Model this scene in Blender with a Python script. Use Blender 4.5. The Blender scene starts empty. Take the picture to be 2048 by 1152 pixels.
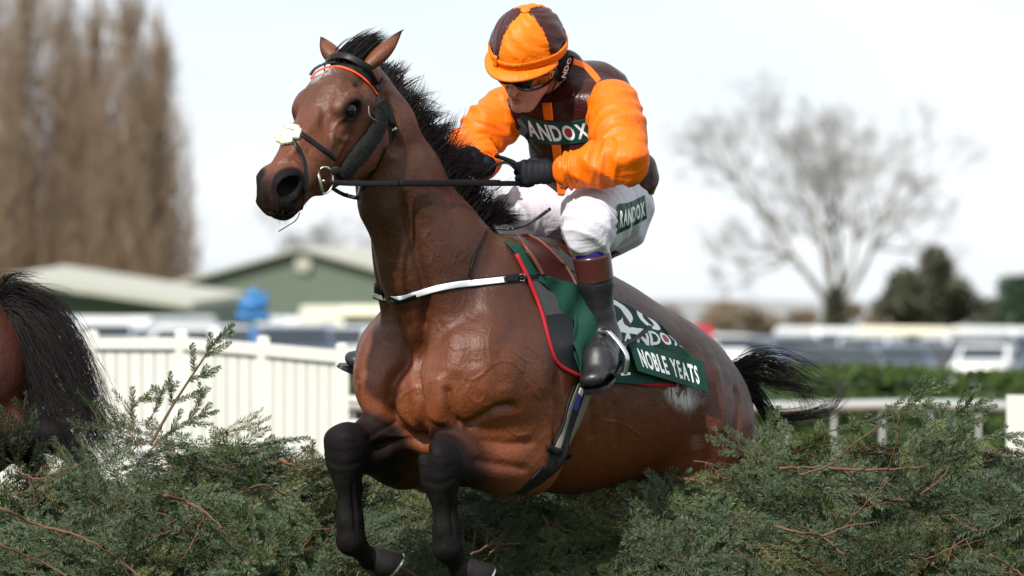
import bpy, bmesh, math, random
import numpy as np
from mathutils import Vector, Matrix
from mathutils.bvhtree import BVHTree
random.seed(7); np.random.seed(7)
SC = bpy.context.scene
COL = SC.collection
R = math.radians
# ---------------------------------------------------------------- camera
FPX, CX, HY, CAMD, CAMZ = 11520.0, 1024.0, 640.0, 18.0, 1.85
cam_d = bpy.data.cameras.new('camera'); cam = bpy.data.objects.new('camera', cam_d); COL.objects.link(cam)
cam.location = (0, -CAMD, CAMZ); cam.rotation_euler = (R(90), 0, 0)
cam_d.sensor_width = 36.0; cam_d.lens = FPX / 2048 * 36.0
cam_d.shift_y = (HY - 576.0) / 2048.0
cam_d.clip_start = 0.5; cam_d.clip_end = 3000
cam_d.dof.use_dof = True; cam_d.dof.focus_distance = 18.0; cam_d.dof.aperture_fstop = 4.6
SC.camera = cam
SC.render.resolution_x = 1024; SC.render.resolution_y = 576
SC.render.engine = 'CYCLES'
# ---------------------------------------------------------------- world, sun, exposure
SC.view_settings.view_transform = 'Standard'; SC.view_settings.look = 'None'
SC.view_settings.gamma = 1.0; SC.view_settings.use_curve_mapping = False
SC.view_settings.exposure = 0.86
SUN_EL, SUN_AZ = R(42), R(-150)      # azimuth from +Y towards +X: the sun stands behind the photographer's left shoulder
world = bpy.data.worlds.new('World'); SC.world = world; world.use_nodes = True
wn = world.node_tree; wn.nodes.clear()
def _n(tree, kind, **kw):
    n = tree.nodes.new(kind)
    for k, v in kw.items(): setattr(n, k, v)
    return n
w_out = _n(wn, 'ShaderNodeOutputWorld'); w_bg = _n(wn, 'ShaderNodeBackground'); w_sky = _n(wn, 'ShaderNodeTexSky')
w_sky.sky_type = 'NISHITA'; w_sky.sun_disc = False; w_sky.sun_elevation = SUN_EL; w_sky.sun_rotation = SUN_AZ
w_sky.dust_density = 2.0
w_bg.inputs[1].default_value = 0.10
w_tc = _n(wn, 'ShaderNodeTexCoord'); w_map = _n(wn, 'ShaderNodeMapping'); w_map.inputs['Scale'].default_value = (1, 1, 3)
w_ns = _n(wn, 'ShaderNodeTexNoise'); w_ns.inputs['Scale'].default_value = 2.6; w_ns.inputs['Detail'].default_value = 5
w_cr = _n(wn, 'ShaderNodeValToRGB'); w_cr.color_ramp.elements[0].position = 0.36; w_cr.color_ramp.elements[1].position = 0.62
w_cr.color_ramp.elements[0].color = (4.7, 5.3, 5.9, 1); w_cr.color_ramp.elements[1].color = (6.4, 6.5, 6.6, 1)
w_mx = _n(wn, 'ShaderNodeMixRGB'); w_mx.inputs[0].default_value = 0.90
wn.links.new(w_tc.outputs['Generated'], w_map.inputs[0]); wn.links.new(w_map.outputs[0], w_ns.inputs[0])
wn.links.new(w_ns.outputs[0], w_cr.inputs[0]); wn.links.new(w_sky.outputs[0], w_mx.inputs[1]); wn.links.new(w_cr.outputs[0], w_mx.inputs[2])
wn.links.new(w_mx.outputs[0], w_bg.inputs[0]); wn.links.new(w_bg.outputs[0], w_out.inputs[0])
sun_d = bpy.data.lights.new('sun', 'SUN'); sun_d.energy = 3.3; sun_d.angle = R(1.5); sun_d.color = (1.0, 0.95, 0.87)
sun = bpy.data.objects.new('sun', sun_d); COL.objects.link(sun)
SUN_DIR = Vector((math.sin(SUN_AZ) * math.cos(SUN_EL), math.cos(SUN_AZ) * math.cos(SUN_EL), math.sin(SUN_EL)))
sun.rotation_euler = SUN_DIR.to_track_quat('Z', 'Y').to_euler()
SC.cycles.use_denoising = True
SC.cycles.max_bounces = 6; SC.cycles.diffuse_bounces = 3; SC.cycles.glossy_bounces = 2; SC.cycles.transparent_max_bounces = 8
SC.cycles.caustics_reflective = False; SC.cycles.caustics_refractive = False
# ---------------------------------------------------------------- coordinates
def P(px, py, Y):
    """the point at depth Y that stands at a given spot of the 2048 x 1152 view"""
    d = Y + CAMD
    return np.array([(px - CX) * d / FPX, Y, CAMZ - (py - HY) * d / FPX])
def pix(p):
    d = p[1] + CAMD
    return (CX + p[0] * FPX / d, HY - (p[2] - CAMZ) * FPX / d)
TH = R(41)
OO = np.array([-0.28, 0.0])                # breast bone of the horse on the ground plan
FW = np.array([-math.sin(TH), -math.cos(TH)])   # the way it jumps
LF = np.array([math.cos(TH), -math.sin(TH)])    # its left side
def H(t, v, z):
    """horse coordinates: t metres behind the breast, v metres to its left, z height"""
    q = OO - FW * t + LF * v
    return np.array([q[0], q[1], z])
def toH(p):
    q = np.array([p[0], p[1]]) - OO
    return (-(q @ FW), q @ LF, p[2])
def S(px, py, v=0.0):
    """the point of the horse's own long plane (shifted v to its left) seen at px, py"""
    k = (px - CX) / FPX
    # X = k (Y+18) ; X = OOx + .. t ; solve for t
    ax, ay = -FW[0], -FW[1]
    bx, by = OO[0] + LF[0] * v, OO[1] + LF[1] * v
    t = (k * (by + CAMD) - bx) / (ax - k * ay)
    Y = by + ay * t
    return P(px, py, Y)
def nrm(a):
    a = np.asarray(a, float); return a / max(np.linalg.norm(a), 1e-9)
# ---------------------------------------------------------------- sculpting by distance field
class Field:
    def __init__(s, lo, hi, vox):
        s.lo = np.array(lo, float); s.vox = vox
        s.n = np.ceil((np.array(hi) - s.lo) / vox).astype(int) + 1
        s.f = np.full(s.n, 1.0, np.float32)
        s.ax = [(s.lo[i] + np.arange(s.n[i]) * vox).astype(np.float32) for i in range(3)]
    def _win(s, lo, hi):
        a = np.clip(np.floor((lo - s.lo) / s.vox).astype(int), 0, s.n)
        b = np.clip(np.ceil((hi - s.lo) / s.vox).astype(int) + 1, 0, s.n)
        sl = tuple(slice(a[i], b[i]) for i in range(3))
        X = s.ax[0][sl[0]][:, None, None]; Y = s.ax[1][sl[1]][None, :, None]; Z = s.ax[2][sl[2]][None, None, :]
        return sl, X, Y, Z
    def _mix(s, sl, d, k, op):
        a = s.f[sl]
        if a.size == 0: return
        if op == 'add':
            h = np.maximum(k - np.abs(a - d), 0) / k
            s.f[sl] = np.minimum(a, d) - h * h * k * 0.25
        else:
            d = -d
            h = np.maximum(k - np.abs(a - d), 0) / k
            s.f[sl] = np.maximum(a, d) + h * h * k * 0.25
    def ball(s, c, r, ax=None, k=0.03, op='add'):
        c = np.asarray(c, float); r = np.array([r] * 3 if np.isscalar(r) else r, float)
        A = np.eye(3) if ax is None else np.asarray(ax, float)
        m = max(r) + max(k, .03) + 3 * s.vox
        sl, X, Y, Z = s._win(c - m, c + m)
        x, y, z = X - c[0], Y - c[1], Z - c[2]
        q = [A[i, 0] * x + A[i, 1] * y + A[i, 2] * z for i in range(3)]
        k0 = np.sqrt(sum((q[i] / r[i]) ** 2 for i in range(3))) + 1e-6
        k1 = np.sqrt(sum((q[i] / r[i] ** 2) ** 2 for i in range(3))) + 1e-6
        s._mix(sl, (k0 * (k0 - 1) / k1).astype(np.float32), k, op)
    def seg(s, a, b, ra, rb, side=(0, 0, 1), k=0.03, op='add', ea=None, eb=None):
        """tapered limb from a to b; ra, rb = radius or (along side, across)"""
        a = np.asarray(a, float); b = np.asarray(b, float)
        ra = (ra, ra) if np.isscalar(ra) else ra; rb = (rb, rb) if np.isscalar(rb) else rb
        L = np.linalg.norm(b - a); d = (b - a) / L
        sd = np.asarray(side, float); sd = sd - d * (sd @ d)
        if np.linalg.norm(sd) < 1e-3: sd = np.array([1, 0, 0.]) - d * d[0]
        sd = nrm(sd); up = np.cross(d, sd)
        m = max(max(ra), max(rb)) + max(k, .03) + 3 * s.vox
        sl, X, Y, Z = s._win(np.minimum(a, b) - m, np.maximum(a, b) + m)
        x, y, z = X - a[0], Y - a[1], Z - a[2]
        l = d[0] * x + d[1] * y + d[2] * z
        t = np.clip(l / L, 0, 1)
        e = l - t * L
        u = sd[0] * x + sd[1] * y + sd[2] * z; w = up[0] * x + up[1] * y + up[2] * z
        r0 = ra[0] + (rb[0] - ra[0]) * t; r1 = ra[1] + (rb[1] - ra[1]) * t
        re = np.where(e < 0, ea or min(ra), eb or min(rb))
        k0 = np.sqrt((u / r0) ** 2 + (w / r1) ** 2 + (e / re) ** 2) + 1e-6
        k1 = np.sqrt((u / r0 ** 2) ** 2 + (w / r1 ** 2) ** 2 + (e / re ** 2) ** 2) + 1e-6
        s._mix(sl, (k0 * (k0 - 1) / k1).astype(np.float32), k, op)
    def path(s, pts, rs, side=(0, 0, 1), k=0.03, op='add'):
        for i in range(len(pts) - 1): s.seg(pts[i], pts[i + 1], rs[i], rs[i + 1], side, k, op)
    def plane(s, p, n, k=0.005):
        """cut away what lies on the side n points to"""
        p = np.asarray(p, float); n = nrm(n)
        d = (s.ax[0][:, None, None] - p[0]) * n[0] + (s.ax[1][None, :, None] - p[1]) * n[1] + (s.ax[2][None, None, :] - p[2]) * n[2]
        s.f = np.maximum(s.f, d.astype(np.float32))
    def sample(s, pts):
        q = (np.asarray(pts) - s.lo) / s.vox
        i = np.round(q).astype(int); ok = np.all((i >= 0) & (i < s.n), axis=-1)
        i = np.clip(i, 0, s.n - 1); return np.where(ok, s.f[i[..., 0], i[..., 1], i[..., 2]], 1.0)
    def mesh(s, iso=0.0, smooth=1):
        f = s.f - iso
        neg = f < 0
        c = np.zeros(s.n - 1, np.uint8)
        nx, ny, nz = s.n
        for dx in (0, 1):
            for dy in (0, 1):
                for dz in (0, 1): c += neg[dx:nx - 1 + dx, dy:ny - 1 + dy, dz:nz - 1 + dz]
        act = np.argwhere((c > 0) & (c < 8))
        idm = np.full(s.n - 1, -1, np.int32); idm[tuple(act.T)] = np.arange(len(act))
        acc = np.zeros((len(act), 3)); cnt = np.zeros(len(act))
        corners = [(0, 0, 0), (1, 0, 0), (0, 1, 0), (1, 1, 0), (0, 0, 1), (1, 0, 1), (0, 1, 1), (1, 1, 1)]
        v = [f[tuple((act + np.array(cc)).T)] for cc in corners]
        for i in range(8):
            for j in range(i + 1, 8):
                df = np.array(corners[j]) - np.array(corners[i])
                if np.abs(df).sum() != 1: continue
                m = (v[i] < 0) != (v[j] < 0)
                t = v[i][m] / (v[i][m] - v[j][m])
                acc[m] += np.array(corners[i]) + t[:, None] * df; cnt[m] += 1
        vs = act + acc / cnt[:, None]
        vs = s.lo + vs * s.vox
        faces = []
        for a in range(3):
            sl0 = [slice(None)] * 3; sl1 = [slice(None)] * 3
            sl0[a] = slice(0, -1); sl1[a] = slice(1, None)
            n0, n1 = neg[tuple(sl0)], neg[tuple(sl1)]
            e = np.argwhere(n0 != n1)
            b, g = (a + 1) % 3, (a + 2) % 3
            e = e[(e[:, b] > 0) & (e[:, g] > 0) & (e[:, b] < s.n[b] - 1) & (e[:, g] < s.n[g] - 1)]
            ub = np.zeros(3, int); ub[b] = 1; ug = np.zeros(3, int); ug[g] = 1
            q = np.stack([idm[tuple((e - ub - ug).T)], idm[tuple((e - ug).T)], idm[tuple(e.T)], idm[tuple((e - ub).T)]], 1)
            fl = n0[tuple(e.T)]
            q[~fl] = q[~fl][:, ::-1]
            faces.append(q)
        fc = np.concatenate(faces); fc = fc[(fc >= 0).all(1)]
        if smooth:
            for _ in range(smooth):
                sm = np.zeros_like(vs); ct = np.zeros(len(vs))
                for i in range(4):
                    a_, b_ = fc[:, i], fc[:, (i + 1) % 4]
                    np.add.at(sm, a_, vs[b_]); np.add.at(ct, a_, 1)
                vs = vs * 0.5 + 0.5 * sm / np.maximum(ct, 1)[:, None]
        return vs, fc
def link_mesh(name, vs, fc, mat=None, parent=None, smooth=True):
    me = bpy.data.meshes.new(name)
    vs = np.asarray(vs, np.float32)
    if isinstance(fc, np.ndarray):
        k = fc.shape[1]
        me.vertices.add(len(vs)); me.vertices.foreach_set('co', vs.ravel())
        me.loops.add(fc.size); me.loops.foreach_set('vertex_index', fc.ravel().astype(np.int32))
        me.polygons.add(len(fc)); me.polygons.foreach_set('loop_start', np.arange(0, fc.size, k, dtype=np.int32))
        me.polygons.foreach_set('loop_total', np.full(len(fc), k, np.int32))
        me.update(calc_edges=True); me.validate()
    else:
        me.from_pydata([tuple(map(float, v)) for v in vs], [], fc); me.update()
    if smooth: me.polygons.foreach_set('use_smooth', np.ones(len(me.polygons), bool))
    if mat: me.materials.append(mat)
    o = bpy.data.objects.new(name, me); COL.objects.link(o)
    if parent is not None: o.parent = parent; o.matrix_parent_inverse = parent.matrix_world.inverted()
    return o
def thing(name, label, cat, loc=(0, 0, 0), group=None):
    o = bpy.data.objects.new(name, None); COL.objects.link(o); o.location = tuple(map(float, loc)); o.empty_display_size = .1
    o['label'] = label; o['category'] = cat
    if group: o['group'] = group
    bpy.context.view_layer.update()
    return o
def tag(o, label, cat, group=None):
    o['label'] = label; o['category'] = cat
    if group: o['group'] = group
    return o
def bvh_of(*obs):
    vs, fs, n = [], [], 0
    for o in obs:
        me = o.data; c = np.empty(len(me.vertices) * 3, np.float32); me.vertices.foreach_get('co', c); c = c.reshape(-1, 3)
        mw = np.array(o.matrix_world); c = c @ mw[:3, :3].T + mw[:3, 3]
        vs.extend(map(tuple, c.tolist())); fs.extend([tuple(i + n for i in p.vertices) for p in me.polygons]); n = len(vs)
    return BVHTree.FromPolygons(vs, fs)
CAMP = Vector((0, -CAMD, CAMZ))
def hit(bvh, px, py, off=0.0):
    """where the line of sight through px, py meets the surface, lifted off it by off"""
    p = Vector(P(px, py, 0.0)); d = (p - CAMP).normalized()
    loc, no, _, _ = bvh.ray_cast(CAMP, d)
    if loc is None: return None, None
    if no.dot(d) > 0: no = -no
    return np.array(loc + no * off), np.array(no)
def near(bvh, p, off=0.0):
    loc, no, _, _ = bvh.find_nearest(Vector(p)); return np.array(loc + no * off), np.array(no)
def resample(pts, n):
    pts = np.asarray(pts, float)
    d = np.r_[0, np.cumsum(np.linalg.norm(np.diff(pts, axis=0), axis=1))]
    s = np.linspace(0, d[-1], n); return np.stack([np.interp(s, d, pts[:, i]) for i in range(pts.shape[1])], 1)
def catmull(pts, n=8):
    pts = np.asarray(pts, float); q = np.vstack([2 * pts[0] - pts[1], pts, 2 * pts[-1] - pts[-2]]); out = []
    for i in range(1, len(q) - 2):
        for j in range(n):
            t = j / n; a, b, c, d = q[i - 1], q[i], q[i + 1], q[i + 2]
            out.append(.5 * (2 * b + (c - a) * t + (2 * a - 5 * b + 4 * c - d) * t * t + (3 * b - a - 3 * c + d) * t ** 3))
    out.append(pts[-1]); return np.array(out)
def tube(pts, rad, n=8, flat=None, caps=True, closed=False):
    """vertices, quads of a tube; rad scalar or per point; flat=(normals, thickness) makes a strap"""
    pts = np.asarray(pts, float); m = len(pts)
    rad = np.full(m, rad) if np.isscalar(rad) else np.asarray(rad, float)
    tg = np.gradient(pts, axis=0) if not closed else (np.roll(pts, -1, 0) - np.roll(pts, 1, 0))
    tg /= np.linalg.norm(tg, axis=1)[:, None] + 1e-9
    vs = []; u = None
    for i in range(m):
        if flat is not None:
            no = np.asarray(flat[0][i]); no = nrm(no - tg[i] * (no @ tg[i])); w = np.cross(tg[i], no)
            for j in range(n):
                a = 2 * math.pi * (j + .5) / n
                cx, cy = math.cos(a), math.sin(a)
                cx = math.copysign(abs(cx) ** .55, cx); cy = math.copysign(abs(cy) ** .55, cy)
                vs.append(pts[i] + w * cx * rad[i] + no * cy * flat[1])
        else:
            if u is None:
                u = np.cross(tg[i], [0, 0, 1.]);
                if np.linalg.norm(u) < .1: u = np.cross(tg[i], [1., 0, 0])
            u = nrm(u - tg[i] * (u @ tg[i])); w = np.cross(tg[i], u)
            for j in range(n):
                a = 2 * math.pi * j / n; vs.append(pts[i] + (u * math.cos(a) + w * math.sin(a)) * rad[i])
    fc = []
    for i in range(m if closed else m - 1):
        i2 = (i + 1) % m
        for j in range(n): fc.append((i * n + j, i * n + (j + 1) % n, i2 * n + (j + 1) % n, i2 * n + j))
    if caps and not closed:
        fc.append(tuple(range(n))[::-1]); fc.append(tuple((m - 1) * n + j for j in range(n)))
    return vs, fc
class MB:
    def __init__(s): s.v = []; s.f = []
    def add(s, vf):
        n = len(s.v); s.v.extend(vf[0]); s.f.extend([tuple(i + n for i in f) for f in vf[1]]); return s
    def box(s, c, h, ax=None):
        A = np.eye(3) if ax is None else np.asarray(ax, float); c = np.asarray(c, float)
        v = [c + A[0] * h[0] * x + A[1] * h[1] * y + A[2] * h[2] * z for x in (-1, 1) for y in (-1, 1) for z in (-1, 1)]
        return s.add((v, [(0, 1, 3, 2), (4, 6, 7, 5), (0, 4, 5, 1), (2, 3, 7, 6), (0, 2, 6, 4), (1, 5, 7, 3)]))
    def link(s, name, mat, parent=None, smooth=True): return link_mesh(name, s.v, s.f, mat, parent, smooth)
def sub(o, lv=1):
    m = o.modifiers.new('sub', 'SUBSURF'); m.levels = lv; m.render_levels = lv; return o
def bev(o, w=.002, seg=2):
    m = o.modifiers.new('bev', 'BEVEL'); m.width = w; m.segments = seg; m.limit_method = 'ANGLE'; return o
def q3(*a): return np.array(a, float)
# ---------------------------------------------------------------- materials
class NT:
    def __init__(s, name):
        s.m = bpy.data.materials.new(name); s.m.use_nodes = True; s.t = s.m.node_tree; s.b = s.t.nodes['Principled BSDF']
    def n(s, kind, ins=None, **kw):
        nd = s.t.nodes.new(kind)
        for k, v in kw.items(): setattr(nd, k, v)
        for k, v in (ins or {}).items():
            if isinstance(v, bpy.types.NodeSocket): s.t.links.new(v, nd.inputs[k])
            else: nd.inputs[k].default_value = v
        return nd
    def noise(s, scale, detail=4, rough=.5, dist=0, vec=None, stretch=None):
        if vec is None: vec = s.n('ShaderNodeTexCoord').outputs['Object']
        if stretch is not None: vec = s.n('ShaderNodeMapping', {0: vec, 'Scale': stretch}).outputs[0]
        return s.n('ShaderNodeTexNoise', {'Vector': vec, 'Scale': scale, 'Detail': detail, 'Roughness': rough, 'Distortion': dist}).outputs[0]
    def ramp(s, fac, stops):
        r = s.n('ShaderNodeValToRGB', {0: fac}); e = r.color_ramp.elements
        while len(e) < len(stops): e.new(.5)
        for i, (p, c) in enumerate(stops):
            e[i].position = p; e[i].color = (c, c, c, 1) if np.isscalar(c) else (*c, 1)
        return r.outputs[0]
    def mix(s, f, a, b, mode='MIX'):
        nd = s.n('ShaderNodeMixRGB', blend_type=mode)
        for i, v in ((0, f), (1, a), (2, b)):
            if isinstance(v, bpy.types.NodeSocket): s.t.links.new(v, nd.inputs[i])
            else: nd.inputs[i].default_value = v if np.isscalar(v) else (*v, 1)
        return nd.outputs[0]
    def math(s, op, a, b=0.0, clamp=False):
        nd = s.n('ShaderNodeMath', operation=op, use_clamp=clamp)
        for i, v in ((0, a), (1, b)):
            if isinstance(v, bpy.types.NodeSocket): s.t.links.new(v, nd.inputs[i])
            else: nd.inputs[i].default_value = v
        return nd.outputs[0]
    def attr(s, name): return s.n('ShaderNodeAttribute', attribute_name=name)
    def bump(s, h, strength=.3, dist=.01, prev=None):
        b = s.n('ShaderNodeBump', {'Height': h, 'Strength': strength, 'Distance': dist})
        if prev is not None: s.t.links.new(prev, b.inputs['Normal'])
        return b.outputs[0]
    def set(s, **kw):
        names = dict(col='Base Color', rough='Roughness', metal='Metallic', spec='Specular IOR Level', sheen='Sheen Weight', coat='Coat Weight', normal='Normal', sub='Subsurface Weight', sheen_tint='Sheen Tint', coat_rough='Coat Roughness', sheen_rough='Sheen Roughness')
        for k, v in kw.items():
            i = s.b.inputs[names[k]]
            if isinstance(v, bpy.types.NodeSocket): s.t.links.new(v, i)
            elif np.isscalar(v): i.default_value = v
            else: i.default_value = (*v, 1)
        return s.m
def simple(name, col, rough=.5, var=.15, scale=30, bump=.0, bscale=200, **kw):
    m = NT(name); ns = m.noise(scale, 4)
    c = m.mix(ns, tuple(x * (1 - var) for x in col), tuple(min(1, x * (1 + var)) for x in col))
    if bump: kw['normal'] = m.bump(m.noise(bscale, 3), bump, .002)
    return m.set(col=c, rough=rough, **kw)
# ---------------------------------------------------------------- ground, far setting
def structure(o): o['kind'] = 'structure'; return o
def quad_sheet(name, x0, x1, y0, y1, z, mat, nx=1, ny=1):
    xs = np.linspace(x0, x1, nx + 1); ys = np.linspace(y0, y1, ny + 1)
    v = [(x, y, z) for y in ys for x in xs]; f = [(j * (nx + 1) + i, j * (nx + 1) + i + 1, (j + 1) * (nx + 1) + i + 1, (j + 1) * (nx + 1) + i) for j in range(ny) for i in range(nx)]
    return structure(link_mesh(name, v, f, mat, None, False))
M_grass = NT('turf'); _a = M_grass.noise(1.2, 5); _b = M_grass.noise(40, 4)
M_grass = M_grass.set(col=M_grass.mix(_b, M_grass.mix(_a, (.030, .062, .012), (.055, .088, .022)), (.02, .035, .01)), rough=.9, spec=.2, normal=M_grass.bump(_b, .6, .03))
M_dirt = simple('bare_track', (.17, .075, .045), .9, .3, 3)
def gz(x, y): return -.38 * float(sst(2, 8, x)) * float(sst(70, 110, y)) * (1 - float(sst(320, 420, y)))
def sst(a, b, x): t = np.clip((x - a) / (b - a), 0, 1); return t * t * (3 - 2 * t)
_xs = np.r_[-900, -200, -60, -20, 0, 2, 3, 4, 5, 6, 7, 8, 12, 30, 60, 200, 900]; _ys = np.r_[-30, 20, 60, 70, 75, 80, 85, 90, 95, 100, 105, 110, 140, 200, 260, 320, 345, 370, 395, 420, 600, 1600]
_v = [(x, y, gz(x, y)) for y in _ys for x in _xs]; _k = len(_xs)
structure(link_mesh('ground', _v, [(j * _k + i, j * _k + i + 1, (j + 1) * _k + i + 1, (j + 1) * _k + i) for j in range(len(_ys) - 1) for i in range(_k - 1)], M_grass))
quad_sheet('dirt_track', -60, 60, 24.5, 33, .006, M_dirt)
M_white = simple('white_plastic', (.60, .59, .55), .4, .05, 2)
M_hillm = simple('hazed_far_woods', (.20, .21, .21), 1, .25, .02)  # haze of the distance is mixed into this grey
hv_, hf_ = [], []
xs = np.linspace(-420, 420, 90)
for i, x in enumerate(xs):
    top = 1.85 + (HY - (594 + 10 * math.sin(x * .021) + 5 * math.sin(x * .07 + 1) - 6 * (x < 0))) * 1418 / FPX
    hv_ += [(x, 1400, -.5), (x, 1405, top), (x, 1500, top * .7), (x, 1580, -.5)]
for i in range(len(xs) - 1):
    for k in range(3): hf_.append((i * 4 + k, (i + 1) * 4 + k, (i + 1) * 4 + k + 1, i * 4 + k + 1))
structure(link_mesh('distant_hill', hv_, hf_, M_hillm))
# ---- sheds
M_shed_wall = simple('hazed_green_cladding', (.105, .135, .095), .6, .1, .5)  # green made paler, distance haze put into the base colour
M_shed_roof = simple('pale_roof_sheet', (.36, .36, .30), .55, .08, .4)
def shed(label, pts_gable_px, D, depth, group, vent=None, slope=None):
    """pts: eave left, ridge, eave right (px) of the near gable at distance D"""
    Y = D - CAMD; e0, r, e1 = [P(a, b, Y) for a, b in pts_gable_px]
    t = thing('farm_shed', label, 'shed', (r[0], Y, 0), group)
    g = [(e0[0], Y, 0), (e1[0], Y, 0), tuple(e1), tuple(r), tuple(e0)]
    d = np.array(depth, float)
    v = [np.array(p) for p in g] + [np.array(p) + d for p in g]
    f = [(0, 1, 2, 3, 4), (9, 8, 7, 6, 5), (1, 6, 7, 2), (0, 4, 9, 5)]
    link_mesh('wall', v, f, M_shed_wall, t, False)
    o = q3(0, -.5, 0)
    for k, (a, b) in enumerate(((e0, r), (r, e1))):
        out = nrm(a - b) * .5 if k == 0 else nrm(b - a) * .5
        A, B = (a + out, b) if k == 0 else (a, b + out)
        up = q3(0, 0, .16); vs = [A + o + up * .3, B + o + up * .3, B + d + up * .3, A + d + up * .3]; vs += [p + up for p in vs]
        link_mesh('roof', vs, [(3, 2, 1, 0), (4, 5, 6, 7), (0, 1, 5, 4), (1, 2, 6, 5), (2, 3, 7, 6), (3, 0, 4, 7)], M_shed_roof, t, False)
    if vent:
        c = P(vent[0], vent[1], Y - .12); rr = vent[2] * D / FPX; n = 24
        vs = [c + q3(math.cos(6.283 * j / n) * rr, -.1 * k, math.sin(6.283 * j / n) * rr) for k in (0, 1) for j in range(n)]
        fs = [(j, (j + 1) % n, n + (j + 1) % n, n + j) for j in range(n)] + [tuple(range(n, 2 * n))]
        link_mesh('roundel', vs, fs, M_shed_roof, t, False)
    return t
shed('big green gabled shed with a pale round vent, behind the horse\'s head', [(330, 578), (600, 502), (830, 566)], 260, (9, 12, 0), 'green farm sheds', (606, 528, 17))
# the second shed shows its long pale roof slope, falling to the right
Y2 = 190.0
t = thing('farm_shed', 'low green shed on the left with a long pale roof sloping to the right', 'shed', (P(200, 600, Y2)[0], Y2, 0), 'green farm sheds')
a, b, c_, d_ = P(-60, 600, Y2), P(20, 568, Y2), P(380, 622, Y2 - 1), P(-60, 640, Y2)
v = [(a[0], Y2, 0), (c_[0], Y2, 0), tuple(c_), tuple(b), tuple(a)]; v += [(x, y + 30, z) for x, y, z in v]
link_mesh('wall', v, [(0, 1, 2, 3, 4), (9, 8, 7, 6, 5), (1, 6, 7, 2), (0, 4, 9, 5)], M_shed_wall, t, False)
r0, r1, r2, r3 = P(14, 563, Y2 - 1), P(130, 543, Y2 + 22), P(500, 600, Y2 + 22), P(384, 618, Y2 - 1.5)
vs = [r0, r1, r2, r3]; vs = [p for p in vs] + [p + q3(0, 0, .25) for p in vs]
link_mesh('roof', vs, [(3, 2, 1, 0), (4, 5, 6, 7), (0, 1, 5, 4), (1, 2, 6, 5), (2, 3, 7, 6), (3, 0, 4, 7)], M_shed_roof, t, False)
r4 = P(500, 612, Y2 + 22); v = [r3, r2, r2 - q3(0, 0, r2[2]), r3 - q3(0, 0, r3[2])]
link_mesh('side_wall', v, [(0, 1, 2, 3)], M_shed_wall, t, False)
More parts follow.
